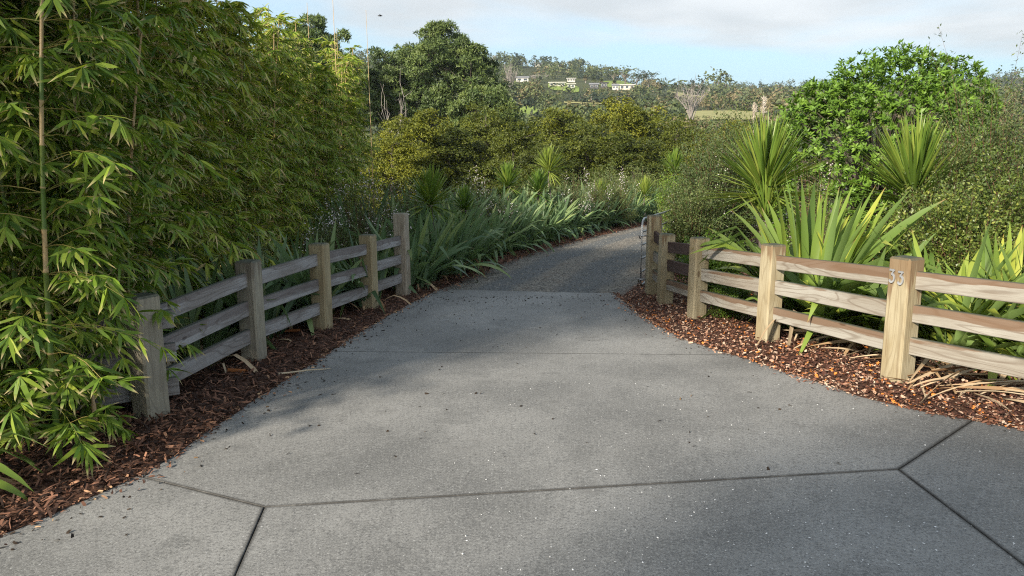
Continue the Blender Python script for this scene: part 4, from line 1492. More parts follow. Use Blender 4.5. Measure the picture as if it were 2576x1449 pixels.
# ------------------------------------------------------------------ shrubs, cabbage trees
def twiggy(name, loc, H, R, n_twig, per, leaf, mat, label, cat='shrub', group=None, seed=0, flowers=0, stem_mat=None, upright=0.5, n_parts=0, templ=T_DIAM,
           jitter=0.05, squash=1.0, shoots=0, top_open=0.0, fl_size=(.010, .018)):
    """many fine stems rising and spreading from one foot, each carrying small leaves"""
    g = np.random.default_rng(seed)
    root = thing(name, label, cat, (loc[0], loc[1], zgf(*loc[:2])), group)
    st = Acc()
    P, D = [], []
    for i in range(n_twig):
        d = norm(g.normal(size=3) * np.array([1, squash, 0.75]) + np.array([0, 0, upright]))
        rad_ = g.uniform(0.55, 1.0) ** 0.6
        end = np.array([d[0] * R, d[1] * R, H * 0.42 + d[2] * H * 0.58]) * np.array([rad_, rad_, rad_])
        end[2] = max(end[2], 0.08)
        if i < shoots:
            end = np.array([g.normal() * R * .5, g.normal() * R * .4, H * g.uniform(1.02, 1.18)])
        start = np.array([g.normal() * .05, g.normal() * .05, 0.0])
        k1 = start * .6 + end * .4 + np.array([0, 0, 0.22 * H]) * g.uniform(0, 1) - np.array([end[0], end[1], 0]) * 0.15
        s = np.linspace(0, 1, 7)[:, None]
        c = (1 - s) ** 2 * start + 2 * s * (1 - s) * k1 + s ** 2 * end
        c[1:-1] += g.normal(size=(5, 3)) * 0.02
        st.tube(c, np.linspace(0.005 + 0.002 * (H > 1.5), 0.0010, 7), 3, 0.5, cap=False)
        f = 1 - g.uniform(0, 0.72, per) ** 1.15
        pp = np.stack([np.interp(f, s[:, 0], c[:, j]) for j in range(3)], 1)
        tan_ = norm(c[-1] - c[3])
        pp = pp + g.normal(size=pp.shape) * jitter * (1.2 - 0.6 * f)[:, None]
        P.append(pp)
        D.append(norm(tan_ * 0.7 + g.normal(size=pp.shape) * 0.8))
    P, D = np.concatenate(P), np.concatenate(D)
    ok = P[:, 2] > 0.02
    P, D = P[ok], D[ok]
    n = len(P)
    up = np.array([0, 0, 1.0]) + g.normal(size=(n, 3)) * 0.6
    LL = g.uniform(0.75, 1.25, n) * leaf[0]
    WW = g.uniform(0.75, 1.25, n) * leaf[1]
    fa = Acc()
    put_leaves(fa, templ, P, D, up, LL, WW, np.clip(g.normal(0.45, 0.22, n), 0, 1))
    obj('stem', st.mesh('stem', stem_mat or M_REDSTEM), root, kind='stuff')
    obj('foliage', fa.mesh('foliage', mat), root, kind='stuff')
    if flowers:
        ctr = np.array([0, 0, H * .5])
        rel = (P - ctr) / np.array([R, R, H * .55])
        shell = np.where((np.linalg.norm(rel, axis=1) > 0.62) & (P[:, 2] > H * .3))[0]
        if len(shell) > 30:
            cl = P[g.choice(shell, max(4, flowers // 14))]
            fp = cl[g.integers(0, len(cl), flowers)] + g.normal(size=(flowers, 3)) * np.array([.08, .08, .15]) * max(.55, R)
            fb = Acc()
            put_leaves(fb, T_DIAM, fp, rvec(flowers), rvec(flowers), g.uniform(*fl_size, flowers) * 1.3, g.uniform(*fl_size, flowers), g.uniform(0, 1, flowers))
            put_leaves(fb, T_DIAM, fp, rvec(flowers), rvec(flowers), g.uniform(*fl_size, flowers) * 1.3, g.uniform(*fl_size, flowers), g.uniform(0, 1, flowers))
            obj('blossom', fb.mesh('blossom', M_FLOWER), root, kind='stuff')
    return root


def place(u, v, Y):
    p = at(u, v, Y)
    return (p[0], Y)


# right side
twiggy('small_leaved_shrub', place(2420, 600, 7.6), 1.75, 0.95, 240, 150, (.036, .022), M_SMALL, 'dense small leaved shrub with reddish stems behind the flax right of post 33', seed=1, upright=.6, jitter=.045, templ=T_DIAM)
twiggy('small_leaved_shrub', place(2600, 520, 7.9), 2.15, 1.0, 240, 150, (.036, .022), M_SMALL, 'small leaved shrub cut by the right frame edge', seed=2, upright=.8, jitter=.045)
twiggy('small_leaved_shrub', place(2225, 640, 8.5), 1.3, 0.62, 190, 140, (.032, .020), M_SMALL, 'low small leaved shrub left of the dense one, behind the large flax', seed=3, upright=.5, jitter=.045)
twiggy('tea_tree', place(2500, 350, 9.6), 3.05, 1.05, 210, 130, (.042, .018), M_MANUKA, 'tall dark tea tree with wispy shoots against the sky at the right', seed=4, upright=.9, jitter=.05, shoots=3)
twiggy('tea_tree', place(2390, 430, 9.0), 2.2, .65, 150, 130, (.040, .018), M_MANUKA, 'slender dark tea tree in front of the right cabbage tree', seed=5, upright=1.1, jitter=.05, shoots=4)
twiggy('tea_tree', place(1800, 470, 13.8), 2.75, 1.12, 210, 130, (.056, .022), M_MANUKA, 'broad drooping tea tree beside the right gate post', seed=6, upright=.6, jitter=.07, flowers=60)
twiggy('tea_tree', place(1845, 430, 15.6), 3.3, 1.3, 190, 120, (.064, .024), M_MANUKA, 'tall olive tea tree behind the drooping one, below the far hills', seed=7, upright=.8, jitter=.08)
twiggy('tea_tree', place(1745, 560, 12.6), 1.75, .68, 170, 120, (.046, .019), M_MANUKA, 'round dark tea tree close behind the gate posts', seed=8, upright=.4, jitter=.06, flowers=20)
twiggy('flowering_shrub', place(2045, 470, 9.6), 2.05, .52, 110, 110, (.024, .010), M_MANUKA, 'red stemmed shrub with pinkish white blossom between the big flax and the glossy bush', seed=9, upright=.9, jitter=.05, flowers=130, fl_size=(.012, .02))
twiggy('lime_shrub', place(1698, 470, 17.5), 1.95, .5, 130, 120, (.05, .016), M_LIME, 'bright lime shrub at the road bend beside the tea tree', seed=10, upright=1.0, jitter=.07, templ=T_LEAF)
twiggy('low_shrub', place(1838, 780, 8.55), 0.5, .3, 120, 80, (.020, .013), M_LIME, 'low round yellow green shrub under the bottom rail', seed=11, upright=.7, jitter=.03)
twiggy('low_shrub', place(1795, 640, 10.3), .95, .5, 140, 90, (.045, .02), M_LIME, 'leafy green shrub behind the dark rails near the gate', seed=12, upright=.5, jitter=.06, templ=T_LEAF)
# left side and middle: tea trees in flower
for i, (u_, v_, Y, H, R, fl, lab) in enumerate([
        (905, 520, 12.2, 1.95, .8, 900, 'white flowered tea tree above the left gate post'),
        (1010, 520, 14.6, 1.95, .68, 420, 'dark tea tree with few flowers right of the large flowering one'),
        (835, 560, 11.2, 1.3, .6, 380, 'sparse flowering shrub over the rails of the grey fence'),
        (1195, 500, 18.0, 1.9, .85, 300, 'flowering tea tree behind the hedge, left of the first cabbage tree'),
        (1255, 520, 17.2, 1.45, .6, 220, 'small flowering tea tree at the foot of the first cabbage tree'),
        (1440, 490, 22.0, 2.1, .72, 340, 'flowering tea tree right of the tall cabbage tree'),
        (1500, 490, 23.5, 1.8, .6, 180, 'flowering tea tree among the young cabbage trees on the bend'),
        (1560, 500, 25.0, 2.0, .8, 110, 'flowering tea tree at the right end of the hedge')]):
    twiggy('tea_tree', place(u_, v_, Y), H, R, 150 if Y < 16 else 100, 110 if Y < 16 else 90, (.034 if Y < 16 else .05, .011 if Y < 16 else .017), M_MANUKA, lab, 'shrub', 'flowering tea trees behind the hedge', seed=70 + i, upright=.7, jitter=.06,
           flowers=fl, fl_size=(.013, .023) if Y < 16 else (.016, .027))
for i, (u_, v_, Y, H, R, lab) in enumerate([(1530, 470, 28.5, 2.4, 1.3, 'olive tea tree below the yellow trees at the road bend'), (1610, 480, 30, 2.3, 1.3, 'olive tea tree at the far end of the hedge'),
                                            (1130, 520, 19.5, 1.5, .9, 'olive tea tree behind the left part of the hedge'), (1350, 500, 26, 1.9, 1.3, 'olive tea tree behind the cabbage trees')]):
    twiggy('tea_tree', place(u_, v_, Y), H, R, 100, 85, (.085, .026), M_MANUKA, lab, 'shrub', 'olive tea trees', seed=90 + i, upright=.9, jitter=.09)
twiggy('small_leaved_shrub', place(628, 590, 8.6), 1.2, .5, 150, 90, (.024, .013), M_MANUKA, 'dim small leaved shrub behind the second grey post', seed=13, upright=.4, jitter=.05)


CORDY = [flax_leaf_mesh('leaf', M_CORDY, 0.0, b, 9, 0, seg=5, fold=.5) for b in (0.05, 0.2, 0.45)]


def cabbage(loc, zc, L, n, label, group=None, w=.035, parts=True, wide=1.3):
    z0 = zgf(*loc[:2])
    root = thing('cabbage_tree', label, 'cabbage tree', (loc[0], loc[1], z0), group)
    h = zc - z0
    acc = Acc()
    acc.tube([[0, 0, -.05], [.02, .02, h * .5], [0, 0, h + .03]], [.06, .05, .045], 8)
    obj('trunk', acc.mesh('trunk', M_BARK), root)
    col_ = Acc()
    for i in range(n):
        t = (i + .5) / n
        tilt = 0.03 + (wide if t < .85 else wide + .4) * t ** 1.2 + random.gauss(0, .1)
        az = i * 2.39996 + random.gauss(0, .15)
        Lk = L * random.uniform(.85, 1.1) * (0.85 if t < .1 else 1)
        me = random.choice(CORDY[:2] if t < .6 else CORDY)
        M = (Matrix.Translation((0, 0, h + .12 * (1 - t))) @ Matrix.Rotation(az, 4, 'Z') @ Matrix.Rotation(tilt, 4, 'Y') @ Matrix.Diagonal((Lk, w / .07, Lk, 1)))
        if parts:
            obj('leaf', me, root, None, M)
        else:
            V = np.array([(M @ v.co)[:] for v in me.vertices])
            qs = [p.vertices[:] for p in me.polygons if len(p.vertices) == 4]
            ts = [p.vertices[:] for p in me.polygons if len(p.vertices) == 3]
            al = np.zeros(len(V))
            me.attributes['along'].data.foreach_get('value', (alf := np.zeros(len(V), np.float32)))
            col_.add(V, ts, qs, np.clip(random.gauss(.5, .2), 0, 1), alf)
    if not parts:
        obj('foliage', col_.mesh('foliage', M_CORDY), root, kind='stuff')
    return root


p = at(1925, 455, 9.7)
cabbage((p[0], p[1]), p[2] - .2, .98, 230, 'large spiky cabbage tree left of the glossy bush', 'cabbage trees', .034)
p = at(2300, 470, 9.3)
cabbage((p[0], p[1]), p[2] - .2, 1.05, 210, 'large spiky cabbage tree half hidden in the small leaved shrubs', 'cabbage trees', .036)
p = at(1925, 560, 9.5)
cabbage((p[0], p[1]), p[2], 0.6, 70, 'low yellowish cabbage tree head behind the big flax', 'cabbage trees', .028)
for u_, v_, Y, L, lab in [(1278, 462, 20.5, .62, 'pale cabbage tree head in the hedge, left of the tall one'), (1382, 425, 23.0, .72, 'tallest cabbage tree rising from the middle of the hedge'),
                          (1355, 478, 21.0, .6, 'dark cabbage tree head in front of the tallest one'), (1082, 505, 13.4, .62, 'bright cabbage tree near the left gate post'),
                          (1168, 520, 15.5, .45, 'small cabbage tree between the bright one and the first flowers'), (1512, 490, 24.5, .5, 'young cabbage tree right of the flowering tea trees'),
                          (1622, 485, 27.5, .6, 'yellow green cabbage tree at the far road bend'), (1697, 430, 19.0, .55, 'cabbage tree head peeping over the lime shrub')]:
    p = at(u_, v_, Y)
    cabbage((p[0], Y), p[2] - .1, L * 1.1, 150, lab, 'cabbage trees', .038, parts=False, wide=1.7)
# two pampas plumes
for u_, v_, Y, lab in ((1897, 285, 17.0, 'thin white pampas plume below the far hills'), (1921, 268, 17.6, 'ragged white pampas plume against the glossy bush')):
    p = at(u_, v_, Y)
    z0 = zgf(p[0], Y)
    root = thing('pampas_grass', lab, 'pampas grass', (p[0], Y, z0), 'pampas plumes')
    acc = Acc()
    h = p[2] - z0
    acc.tube([[0, 0, 0], [.02, 0, h * .5], [0.0, 0, h]], [.008, .006, .004], 5, .3)
    obj('stalk', acc.mesh('stalk', M_PLUME), root)
    acc = Acc()
    n = 220
    tt = rng.uniform(-.17, .17, n)
    P_ = np.stack([rng.normal(0, .014, n), rng.normal(0, .014, n), h + tt], 1)
    put_leaves(acc, T_DIAM, P_, np.array([.1, 0, 1.0]) + rng.normal(size=(n, 3)) * .45, rvec(n), .10, .014, rng.uniform(0, 1, n))
    obj('plume', acc.mesh('plume', M_PLUME), root)


# the big glossy bush
def surface_points(blobs, n, depth=(0.72, 1.03), zmin=-9):
    out = []
    w = np.array([b[3] * b[4] + b[3] * b[5] + b[4] * b[5] for b in blobs])
    w /= w.sum()
    tot = 0
    B = np.array(blobs, float)
    while tot < n:
        k = rng.choice(len(B), n, p=w)
        d = rvec(n)
        p = B[k, :3] + d * B[k, 3:6] * rng.uniform(*depth, n)[:, None]
        ins = np.zeros(n, bool)
        for j in range(len(B)):
            q = np.linalg.norm((p - B[j, :3]) / B[j, 3:6], axis=1)
            ins |= (q < depth[0] * 0.92) & (k != j)
        ok = ~ins & (p[:, 2] > zmin)
        nd_ = norm(d / B[k, 3:6])
        out.append((p[ok], nd_[ok]))
        tot += ok.sum()
    P = np.concatenate([o[0] for o in out])[:n]
    N = np.concatenate([o[1] for o in out])[:n]
    return P, N


gc = at(2215, 330, 13.6)
gz0 = zgf(gc[0], 13.6)
gb = thing('glossy_bush', 'big rounded glossy bright green bush rising above the right fence', 'bush', (gc[0], 13.6, gz0))
top = at(2240, 118, 13.6)[2] - gz0
k_ = 13.6 / F
blobs = [(0.1, 0, top * .50, 1.62, 1.5, top * .5), (-1.05, -.1, top * .42, 1.12, 1.1, top * .44), (1.25, .1, top * .48, 1.0, 1.0, top * .47), (0.15, -.35, top * .36, 1.5, 1.3, top * .36),
         (0, -.85, top * .44, 1.35, .8, top * .38), (-.5, -.6, top * .26, 1.1, .9, top * .26), (.9, -.6, top * .24, 1.0, .8, top * .25), (.35, .1, top * .72, .95, .9, top * .28), (-.45, 0, top * .62, .9, .8, top * .3), (1.15, 0, top * .68, .85, .8, top * .27), (-1.0, 0, top * .6, .75, .8, top * .26)]
Pr, Nr = surface_points(blobs, 4300, (.80, 1.04), 0.15)
acc = Acc()
LPp, LPx, LPu, LPl = [], [], [], []
m = 8
ax = norm(Nr * 0.8 + np.array([0, 0, .75]) + rng.normal(size=Nr.shape) * .5)
refv = rvec(len(Pr))
s1 = norm(np.cross(ax, refv))
s2 = np.cross(ax, s1)
ang = (np.arange(m) / m * 2 * math.pi)[None, :] + rng.uniform(0, 6.28, (len(Pr), 1)) + rng.normal(size=(len(Pr), m)) * .25
inc = rng.uniform(.5, 1.45, (len(Pr), m))
D_ = (ax[:, None, :] * np.cos(inc)[..., None] + (s1[:, None, :] * np.cos(ang)[..., None] + s2[:, None, :] * np.sin(ang)[..., None]) * np.sin(inc)[..., None])
PP = np.repeat(Pr[:, None, :], m, 1) - ax[:, None, :] * rng.uniform(0, .07, (len(Pr), m, 1))
UU = np.repeat(ax[:, None, :], m, 1) + rng.normal(size=D_.shape) * .15
tn = np.clip(rng.normal(.5, .16, (len(Pr), 1)) + rng.normal(0, .12, (len(Pr), m)), 0, .93) + (rng.uniform(size=(len(Pr), m)) > .993) * .5
PP, D_, UU, tn = PP.reshape(-1, 3), D_.reshape(-1, 3), UU.reshape(-1, 3), np.clip(tn.ravel(), 0, 1)
LLg = rng.uniform(.075, .125, len(PP))
WWg = LLg * rng.uniform(.30, .40, len(PP))
front = np.argsort(PP[:, 1])[:900]
pick = rng.permutation(front)[:250]
GL = templ_mesh('leaf', T_OVAL, M_GLOSSY)
leaf_parts(gb, 'leaf', GL, PP[pick], D_[pick], UU[pick], LLg[pick], WWg[pick])
kp = np.ones(len(PP), bool)
kp[pick] = False
put_leaves(acc, T_LEAF, PP[kp], D_[kp], UU[kp], LLg[kp], WWg[kp], tn[kp])
obj('foliage', acc.mesh('foliage', M_GLOSSY), gb, kind='stuff')
acc = Acc()
for i in range(0, 260):
    e = Pr[i * 14]
    s0 = np.array([rng.normal() * .12, rng.normal() * .12, 0])
    md = s0 * .5 + e * .5 + np.array([0, 0, .25 * top]) - np.array([e[0], e[1], 0]) * .2
    s = np.linspace(0, 1, 5)[:, None]
    acc.tube((1 - s) ** 2 * s0 + 2 * s * (1 - s) * md + s * s * e, [.03, .02, .013, .008, .004], 4, cap=False)
obj('branch', acc.mesh('branch', M_BARKD), gb, kind='stuff')


# ------------------------------------------------------------------ trees
def crown(acc, blobs, n_cl, per, cl_r, L, W, outw=.7, upb=.3, rnd=.7, depth=(.65, 1.03), flat=.8, templ=T_DIAM, tint=(.5, .16), zmin=-9, cl_tint=.14, shell=0.0, dome=False):
    P, N = surface_points(blobs, n_cl, depth, zmin)
    pts = (P[:, None, :] + rng.normal(size=(n_cl, per, 3)) * cl_r * np.array([1, 1, flat]) * .55).reshape(-1, 3)
    nn = np.repeat(N, per, 0)
    cc = np.repeat(P, per, 0)
    d = norm(outw * nn + np.array([0, 0, upb]) + rng.normal(size=pts.shape) * rnd + 0.5 * norm(pts - cc))
    n = len(pts)
    ti = np.repeat(rng.normal(tint[0], cl_tint, n_cl), per) + rng.normal(0, tint[1], n)
    if dome:                                            # each clump a rounded tuft, open underneath
        dd_ = rvec(n)
        dd_[:, 2] = np.abs(dd_[:, 2]) * 1.3 - .42
        dd_ = norm(dd_ + nn * .35)
        rs_ = np.repeat(rng.uniform(.6, 1.25, n_cl), per) * cl_r
        pts = cc + dd_ * (rs_ * rng.uniform(.75, 1.08, n))[:, None] * np.array([1, 1, flat])
        d = norm(outw * dd_ + np.array([0, 0, upb]) + rng.normal(size=pts.shape) * rnd)
    loc = norm(norm(pts - cc) * (1.6 if dome else .6) + nn * 1.0)
    up_ = loc * shell + rng.normal(size=(n, 3)) * (1.0 - .45 * min(shell, 1)) + np.array([0, 0, .8 if shell == 0 else .25])
    if shell > 0:
        d = norm(np.cross(up_, rng.normal(size=(n, 3))) + d * .35)
    put_leaves(acc, templ, pts, d, up_, rng.uniform(.7, 1.3, n) * L, rng.uniform(.7, 1.3, n) * W, np.clip(ti, 0, 1))
    return P


def totara_mesh(seed, H=6.0, R=2.2):
    global rng
    keep_rng, rng = rng, np.random.default_rng(seed)
    acc = Acc()
    b = [(0, 0, H * .40, R, R, H * .40), (0, 0, H * .62, R * .72, R * .72, H * .37)]
    for i in range(22):
        a = rng.uniform(0, 6.28)
        z = rng.uniform(.10, .95)
        rr = R * (1.0 - .62 * z) * rng.uniform(.8, 1.12)
        q_ = rng.uniform(.20, .42)
        b.append((math.cos(a) * rr, math.sin(a) * rr, H * z, R * q_, R * q_, H * rng.uniform(.09, .17)))
    P = crown(acc, b, 270, 90, .42, .16, .065, outw=.65, upb=.75, rnd=.5, depth=(.62, 1.06), zmin=.05, tint=(.45, .10), cl_tint=.11, shell=.8, dome=True, flat=.9)
    fol = acc.mesh('crown', M_TOTARA)
    ac2 = Acc()
    ac2.tube([[0, 0, -.2], [.05, 0, H * .3], [0, .05, H * .75], [0, 0, H * .93]], [.2, .15, .07, .02], 7)
    for i in range(0, 270, 8):
        e = P[i]
        s0 = np.array([0, 0, max(.2, e[2] - .35 * math.hypot(e[0], e[1]))])
        ac2.tube([s0, s0 * .5 + e * .5 + [0, 0, .05], e], [.045, .03, .01], 4, cap=False)
    tr = ac2.mesh('trunk', M_BARKD)
    rng = keep_rng
    return fol, tr


TOT = [totara_mesh(200 + i) for i in range(3)]
TG = 'yellow green trees beyond the flax hedge'
prot = {}
for i, (u_, vt, Y, w, lab) in enumerate([
        (1035, 272, 36, 1.0, 'dark olive tree at the left of the yellow green row, next to the bamboo'),
        (1130, 312, 37, 1.0, 'low dark olive tree left of the brightest one'),
        (1222, 238, 41, 1.0, 'brightest yellow tree with the pointed top in front of the big pine'),
        (1290, 306, 36, .85, 'golden tree in the dip of the yellow green row'),
        (1415, 258, 40, 1.1, 'broad olive tree in the middle of the yellow green row'),
        (1480, 292, 37, 1.0, 'olive tree right of the row middle, above the flowering shrubs'),
        (1560, 246, 42, 1.0, 'twin topped olive tree third from the right of the row'),
        (1640, 252, 43, 1.15, 'broad golden olive tree near the right of the row'),
        (1705, 282, 41, .9, 'olive tree closing the row on the right'),
        (1600, 330, 35, .9, 'lower golden tree in front of the broad one'),
        (1370, 345, 33, .7, 'small dark tree below the dip in the row'),
        (1785, 315, 39, .8, 'olive tree behind the tea trees on the right'),
        (1870, 300, 40, .8, 'last olive tree, behind the pampas plumes'),
        (985, 320, 33, .8, 'dark tree just right of the bare brown culm')]):
    p = at(u_, vt, Y)
    z0 = zgf(p[0], Y)
    H = p[2] - z0
    r = thing('olive_green_tree', lab, 'tree', (p[0], Y, z0 - .1), TG, rz=i * 1.7)
    r.scale = (w, w, (H + .1) / 6.75)
    fol, tr = TOT[i % 3]
    obj('crown', fol, r)
    obj('trunk', tr, r)


def big_pine(loc, z0, H, R, label, seed, n_puff=85, mat=None, name='pine_tree'):
    global rng
    keep_rng, rng = rng, np.random.default_rng(seed)
    r = thing(name, label, 'tree', (loc[0], loc[1], z0))
    acc, tk = Acc(), Acc()
    forks = [np.array([0, 0, H * .22])]
    tk.tube([[0, 0, -.5], [.1, 0, H * .12], [0, 0, H * .24]], [.55, .45, .38], 9)
    limbs = []
    for i in range(9):
        a = i * .7 + rng.uniform(-.2, .2)
        sp = rng.uniform(.25, .75)
        e = np.array([math.cos(a) * R * sp, math.sin(a) * R * sp, H * rng.uniform(.6, .9)])
        m1 = np.array([e[0] * .35, e[1] * .35, H * .45])
        c = np.stack([forks[0], m1, e])
        s = np.linspace(0, 1, 8)[:, None]
        c = (1 - s) ** 2 * c[0] + 2 * s * (1 - s) * c[1] + s * s * c[2]
        tk.tube(c, np.linspace(.24, .06, 8), 6, cap=False)
        limbs.append(c)
    for i in range(n_puff):
        d = rvec(1)[0]
        d[2] = abs(d[2]) * 1.0 - .32
        q = norm(d) * rng.uniform(.70, 1.0)
        p = np.array([q[0] * R, q[1] * R, H * .55 + q[2] * H * .45])
        taper = 1 - .22 * max(0, (p[2] - H * .6) / (H * .4))
        p[:2] *= taper
        pr_ = rng.uniform(.7, 1.15)
        bl = [(p[0], p[1], p[2], pr_, pr_, pr_ * .72)]
        for _ in range(3):
            o_ = rvec(1)[0] * pr_ * .8
            bl.append((p[0] + o_[0], p[1] + o_[1], p[2] + abs(o_[2]) * .5, pr_ * .6, pr_ * .6, pr_ * .5))
        crown(acc, bl, 11, 70, .50, .34, .10, outw=.4, upb=.95, rnd=.45, depth=(.65, 1.02), tint=(.5 + rng.normal() * .12, .12), cl_tint=.1, shell=.6, dome=True, flat=.8)
        best = min((np.linalg.norm(c[k] - p), li, k) for li, c in enumerate(limbs) for k in range(2, 8))
        s0 = limbs[best[1]][best[2]]
        mid_ = s0 * .5 + p * .5 + np.array([0, 0, -.3])
        tk.tube([s0, mid_, p], [.09, .06, .025], 5, cap=False)
        for _ in range(3):
            e = p + rvec(1)[0] * np.array([1, 1, .6]) * pr_ * .8
            tk.tube([mid_ * .4 + p * .6, e], [.03, .01], 4, cap=False)
    obj('crown', acc.mesh('crown', mat or M_PINE), r)
    obj('trunk', tk.mesh('trunk', M_BARKD), r)
    rng = keep_rng
    return r


Yp = 72.0
pc_ = at(1082, 60, Yp)
zp_ = zgf(pc_[0], Yp)
big_pine((pc_[0], Yp), zp_, pc_[2] - zp_ - .4, 7.0, 'huge dark green pine with clumped foliage left of the hills', 5, 130)
p = at(1215, 215, 66)
big_pine((p[0], 66), zgf(p[0], 66), p[2] - zgf(p[0], 66), 3.1, 'lower dark pine leaning out right of the huge one', 6, 60)
p = at(770, 52, 62)
big_pine((p[0], 62), zgf(p[0], 62), p[2] - zgf(p[0], 62), 4.2, 'dark pine showing over the bamboo against the sky', 8, 70)


def bare_tree(loc, z0, H, R, label, seed, mat, group=None, name='bare_tree', thick=.12, n=9):
    g = np.random.default_rng(seed)
    r = thing(name, label, 'tree', (loc[0], loc[1], z0), group)
    tk, tw_ = Acc(), Acc()
    tk.tube([[0, 0, -.3], [0, 0, H * .22]], [thick, thick * .8], 6)
    for i in range(n):
        a = i * 6.28 / n + g.uniform(-.3, .3)
        e = np.array([math.cos(a) * R * g.uniform(.3, 1), math.sin(a) * R * g.uniform(.3, 1), H * g.uniform(.7, 1)])
        s0 = np.array([0, 0, H * g.uniform(.08, .25)])
        m1 = s0 * .4 + e * .6 + np.array([-e[0] * .3, -e[1] * .3, .05 * H])
        s = np.linspace(0, 1, 6)[:, None]
        c = (1 - s) ** 2 * s0 + 2 * s * (1 - s) * m1 + s * s * e
        tk.tube(c, np.linspace(thick * .55, thick * .1, 6), 4, cap=False)
        for k in range(9):
            q = c[g.integers(2, 6)]
            e2 = q + np.array([g.normal() * R * .22, g.normal() * R * .22, abs(g.normal()) * H * .17])
            tw_.tube([q, (q + e2) / 2 + g.normal(size=3) * .03 * H, e2], [thick * .2, thick * .14, thick * .06], 3, cap=False)
    obj('trunk', tk.mesh('trunk', mat), r)
    obj('twig', tw_.mesh('twig', mat), r, kind='stuff')
    return r


p = at(990, 240, 42)
bare_tree((p[0], 42), zgf(p[0], 42), p[2] - zgf(p[0], 42), 1.2, 'pale dead branching tree between the bamboo and the huge pine', 3, M_PALEBARK, thick=.07, n=5)
for u_, vt, Y, w, th, lab in ((1352, 192, 430, 5.5, .55, 'pale bare poplar group beside the white hillside house'), (1742, 218, 190, 4.6, .3, 'large pinkish bare tree dome over the dry paddock'),
                              (1283, 172, 300, 3.0, .35, 'thin white bare tree at the right flank of the huge pine'), (1243, 141, 560, 4.0, .3, 'tiny bare tree on the left skyline')):
    p = at(u_, vt, Y)
    z0 = zgf(p[0], Y)
    bare_tree((p[0], Y), z0, max(p[2] - z0, 4.0), w, lab, int(u_), M_PALEBARK, 'bare trees on the hills', thick=th, n=16)

# two unseen trees behind the camera shade the concrete; the tall one is added
def shade_tree(tl, hb, n_cl, h_fork, label):
    acc = Acc()
    Pt = crown(acc, hb, n_cl, 26, .5, .13, .055, depth=(.3, 1.03), templ=T_DIAM)
    gt = thing('shade_tree', label, 'tree', (tl[0], tl[1], plane_z(*tl)))
    obj('crown', acc.mesh('crown', M_SMALL), gt)
    acc = Acc()
    acc.tube([[0, 0, -.2], [0, 0, h_fork], [.2, .1, h_fork * 1.8]], [.16, .12, .05], 7)
    for i in range(0, n_cl, 14):
        acc.tube([[0, 0, h_fork + i * .003], Pt[i] * .5 + [0, 0, h_fork * .6], Pt[i]], [.05, .03, .01], 4, cap=False)
    obj('trunk', acc.mesh('trunk', M_BARK), gt)


shade_tree((-3.9, -5.3), [(0, 0, 4.9, 1.5, 1.5, 1.0), (1.4, -.6, 4.6, 1.3, 1.0, .8), (-1.2, -.2, 5.1, 1.1, 1.1, .8)], 370, 2.2, 'leafy garden tree standing behind the near concrete')
shade_tree((-8.5, -2.7), [(0, 0, 8.3, 1.4, 1.5, .8), (.9, 1.5, 8.4, 1.2, 1.3, .7), (.9, -.5, 8.3, .9, 1.1, .7)], 380, 4.0, 'tall unseen tree added behind the camera to shade the upper concrete')

# ------------------------------------------------------------------ the hillside: trees, houses, paddocks
def far_tree_arrays(kind, seed, q_=1.0):
    global rng
    keep_rng, rng = rng, np.random.default_rng(seed)
    acc = Acc()
    if kind == 'round':
        b = [(0, 0, .5, .40, .40, .44)] + [(math.cos(a) * .28, math.sin(a) * .28, rng.uniform(.35, .78), .2, .2, .17) for a in rng.uniform(0, 6.28, 7)]
        crown(acc, b, int(40 * q_), 6, .09, .10 / q_ ** .5, .08 / q_ ** .5, depth=(.8, 1.04), tint=(.5, .05), cl_tint=.07, shell=1.3)
    elif kind == 'cone':
        b = [(0, 0, .16 + .13 * k, .27 - .042 * k, .27 - .042 * k, .13) for k in range(6)]
        crown(acc, b, int(38 * q_), 5, .06, .10 / q_ ** .5, .07 / q_ ** .5, depth=(.8, 1.04), tint=(.5, .05), cl_tint=.06, shell=1.1)
    elif kind == 'tall':
        b = [(rng.normal() * .08, rng.normal() * .08, z, .2, .2, .17) for z in (.25, .42, .6, .75, .84)]
        crown(acc, b, int(38 * q_), 5, .08, .09 / q_ ** .5, .07 / q_ ** .5, depth=(.75, 1.04), tint=(.5, .06), cl_tint=.08, shell=1.1)
    else:
        b = [(math.cos(a) * .3 * s, math.sin(a) * .3 * s, z, .15, .15, .09) for a, s, z in zip(rng.uniform(0, 6.28, 10), rng.uniform(.2, 1.1, 10), rng.uniform(.5, .92, 10))]
        crown(acc, b, int(36 * q_), 5, .06, .08 / q_ ** .5, .055 / q_ ** .5, depth=(.6, 1.04), tint=(.5, .06), cl_tint=.08, shell=1.0)
    tk = Acc()
    tk.tube([[0, 0, -.05], [0, 0, .3], [0, 0, .6]], [.03, .022, .012], 4, .2)
    if kind == 'open':
        for q in b:
            tk.tube([[0, 0, .3], [q[0] * .5, q[1] * .5, q[2] * .75], [q[0], q[1], q[2]]], [.016, .01, .006], 3, .2)
    rng = keep_rng
    return acc, tk


FTL = []
for i, kd in enumerate(['round', 'round', 'round', 'round', 'cone', 'cone', 'tall', 'tall', 'open']):
    FTL.append(far_tree_arrays(kd, 300 + i, 0.55)[0])
FT = []
for i, kd in enumerate(['round', 'round', 'round', 'round', 'cone', 'cone', 'tall', 'tall', 'open']):
    ac_, tk_ = far_tree_arrays(kd, 300 + i)
    FT.append((kd, ac_, tk_, ac_.mesh('crown', M_FARDARK if kd == 'cone' else M_FAR), tk_.mesh('trunk', M_BARK)))

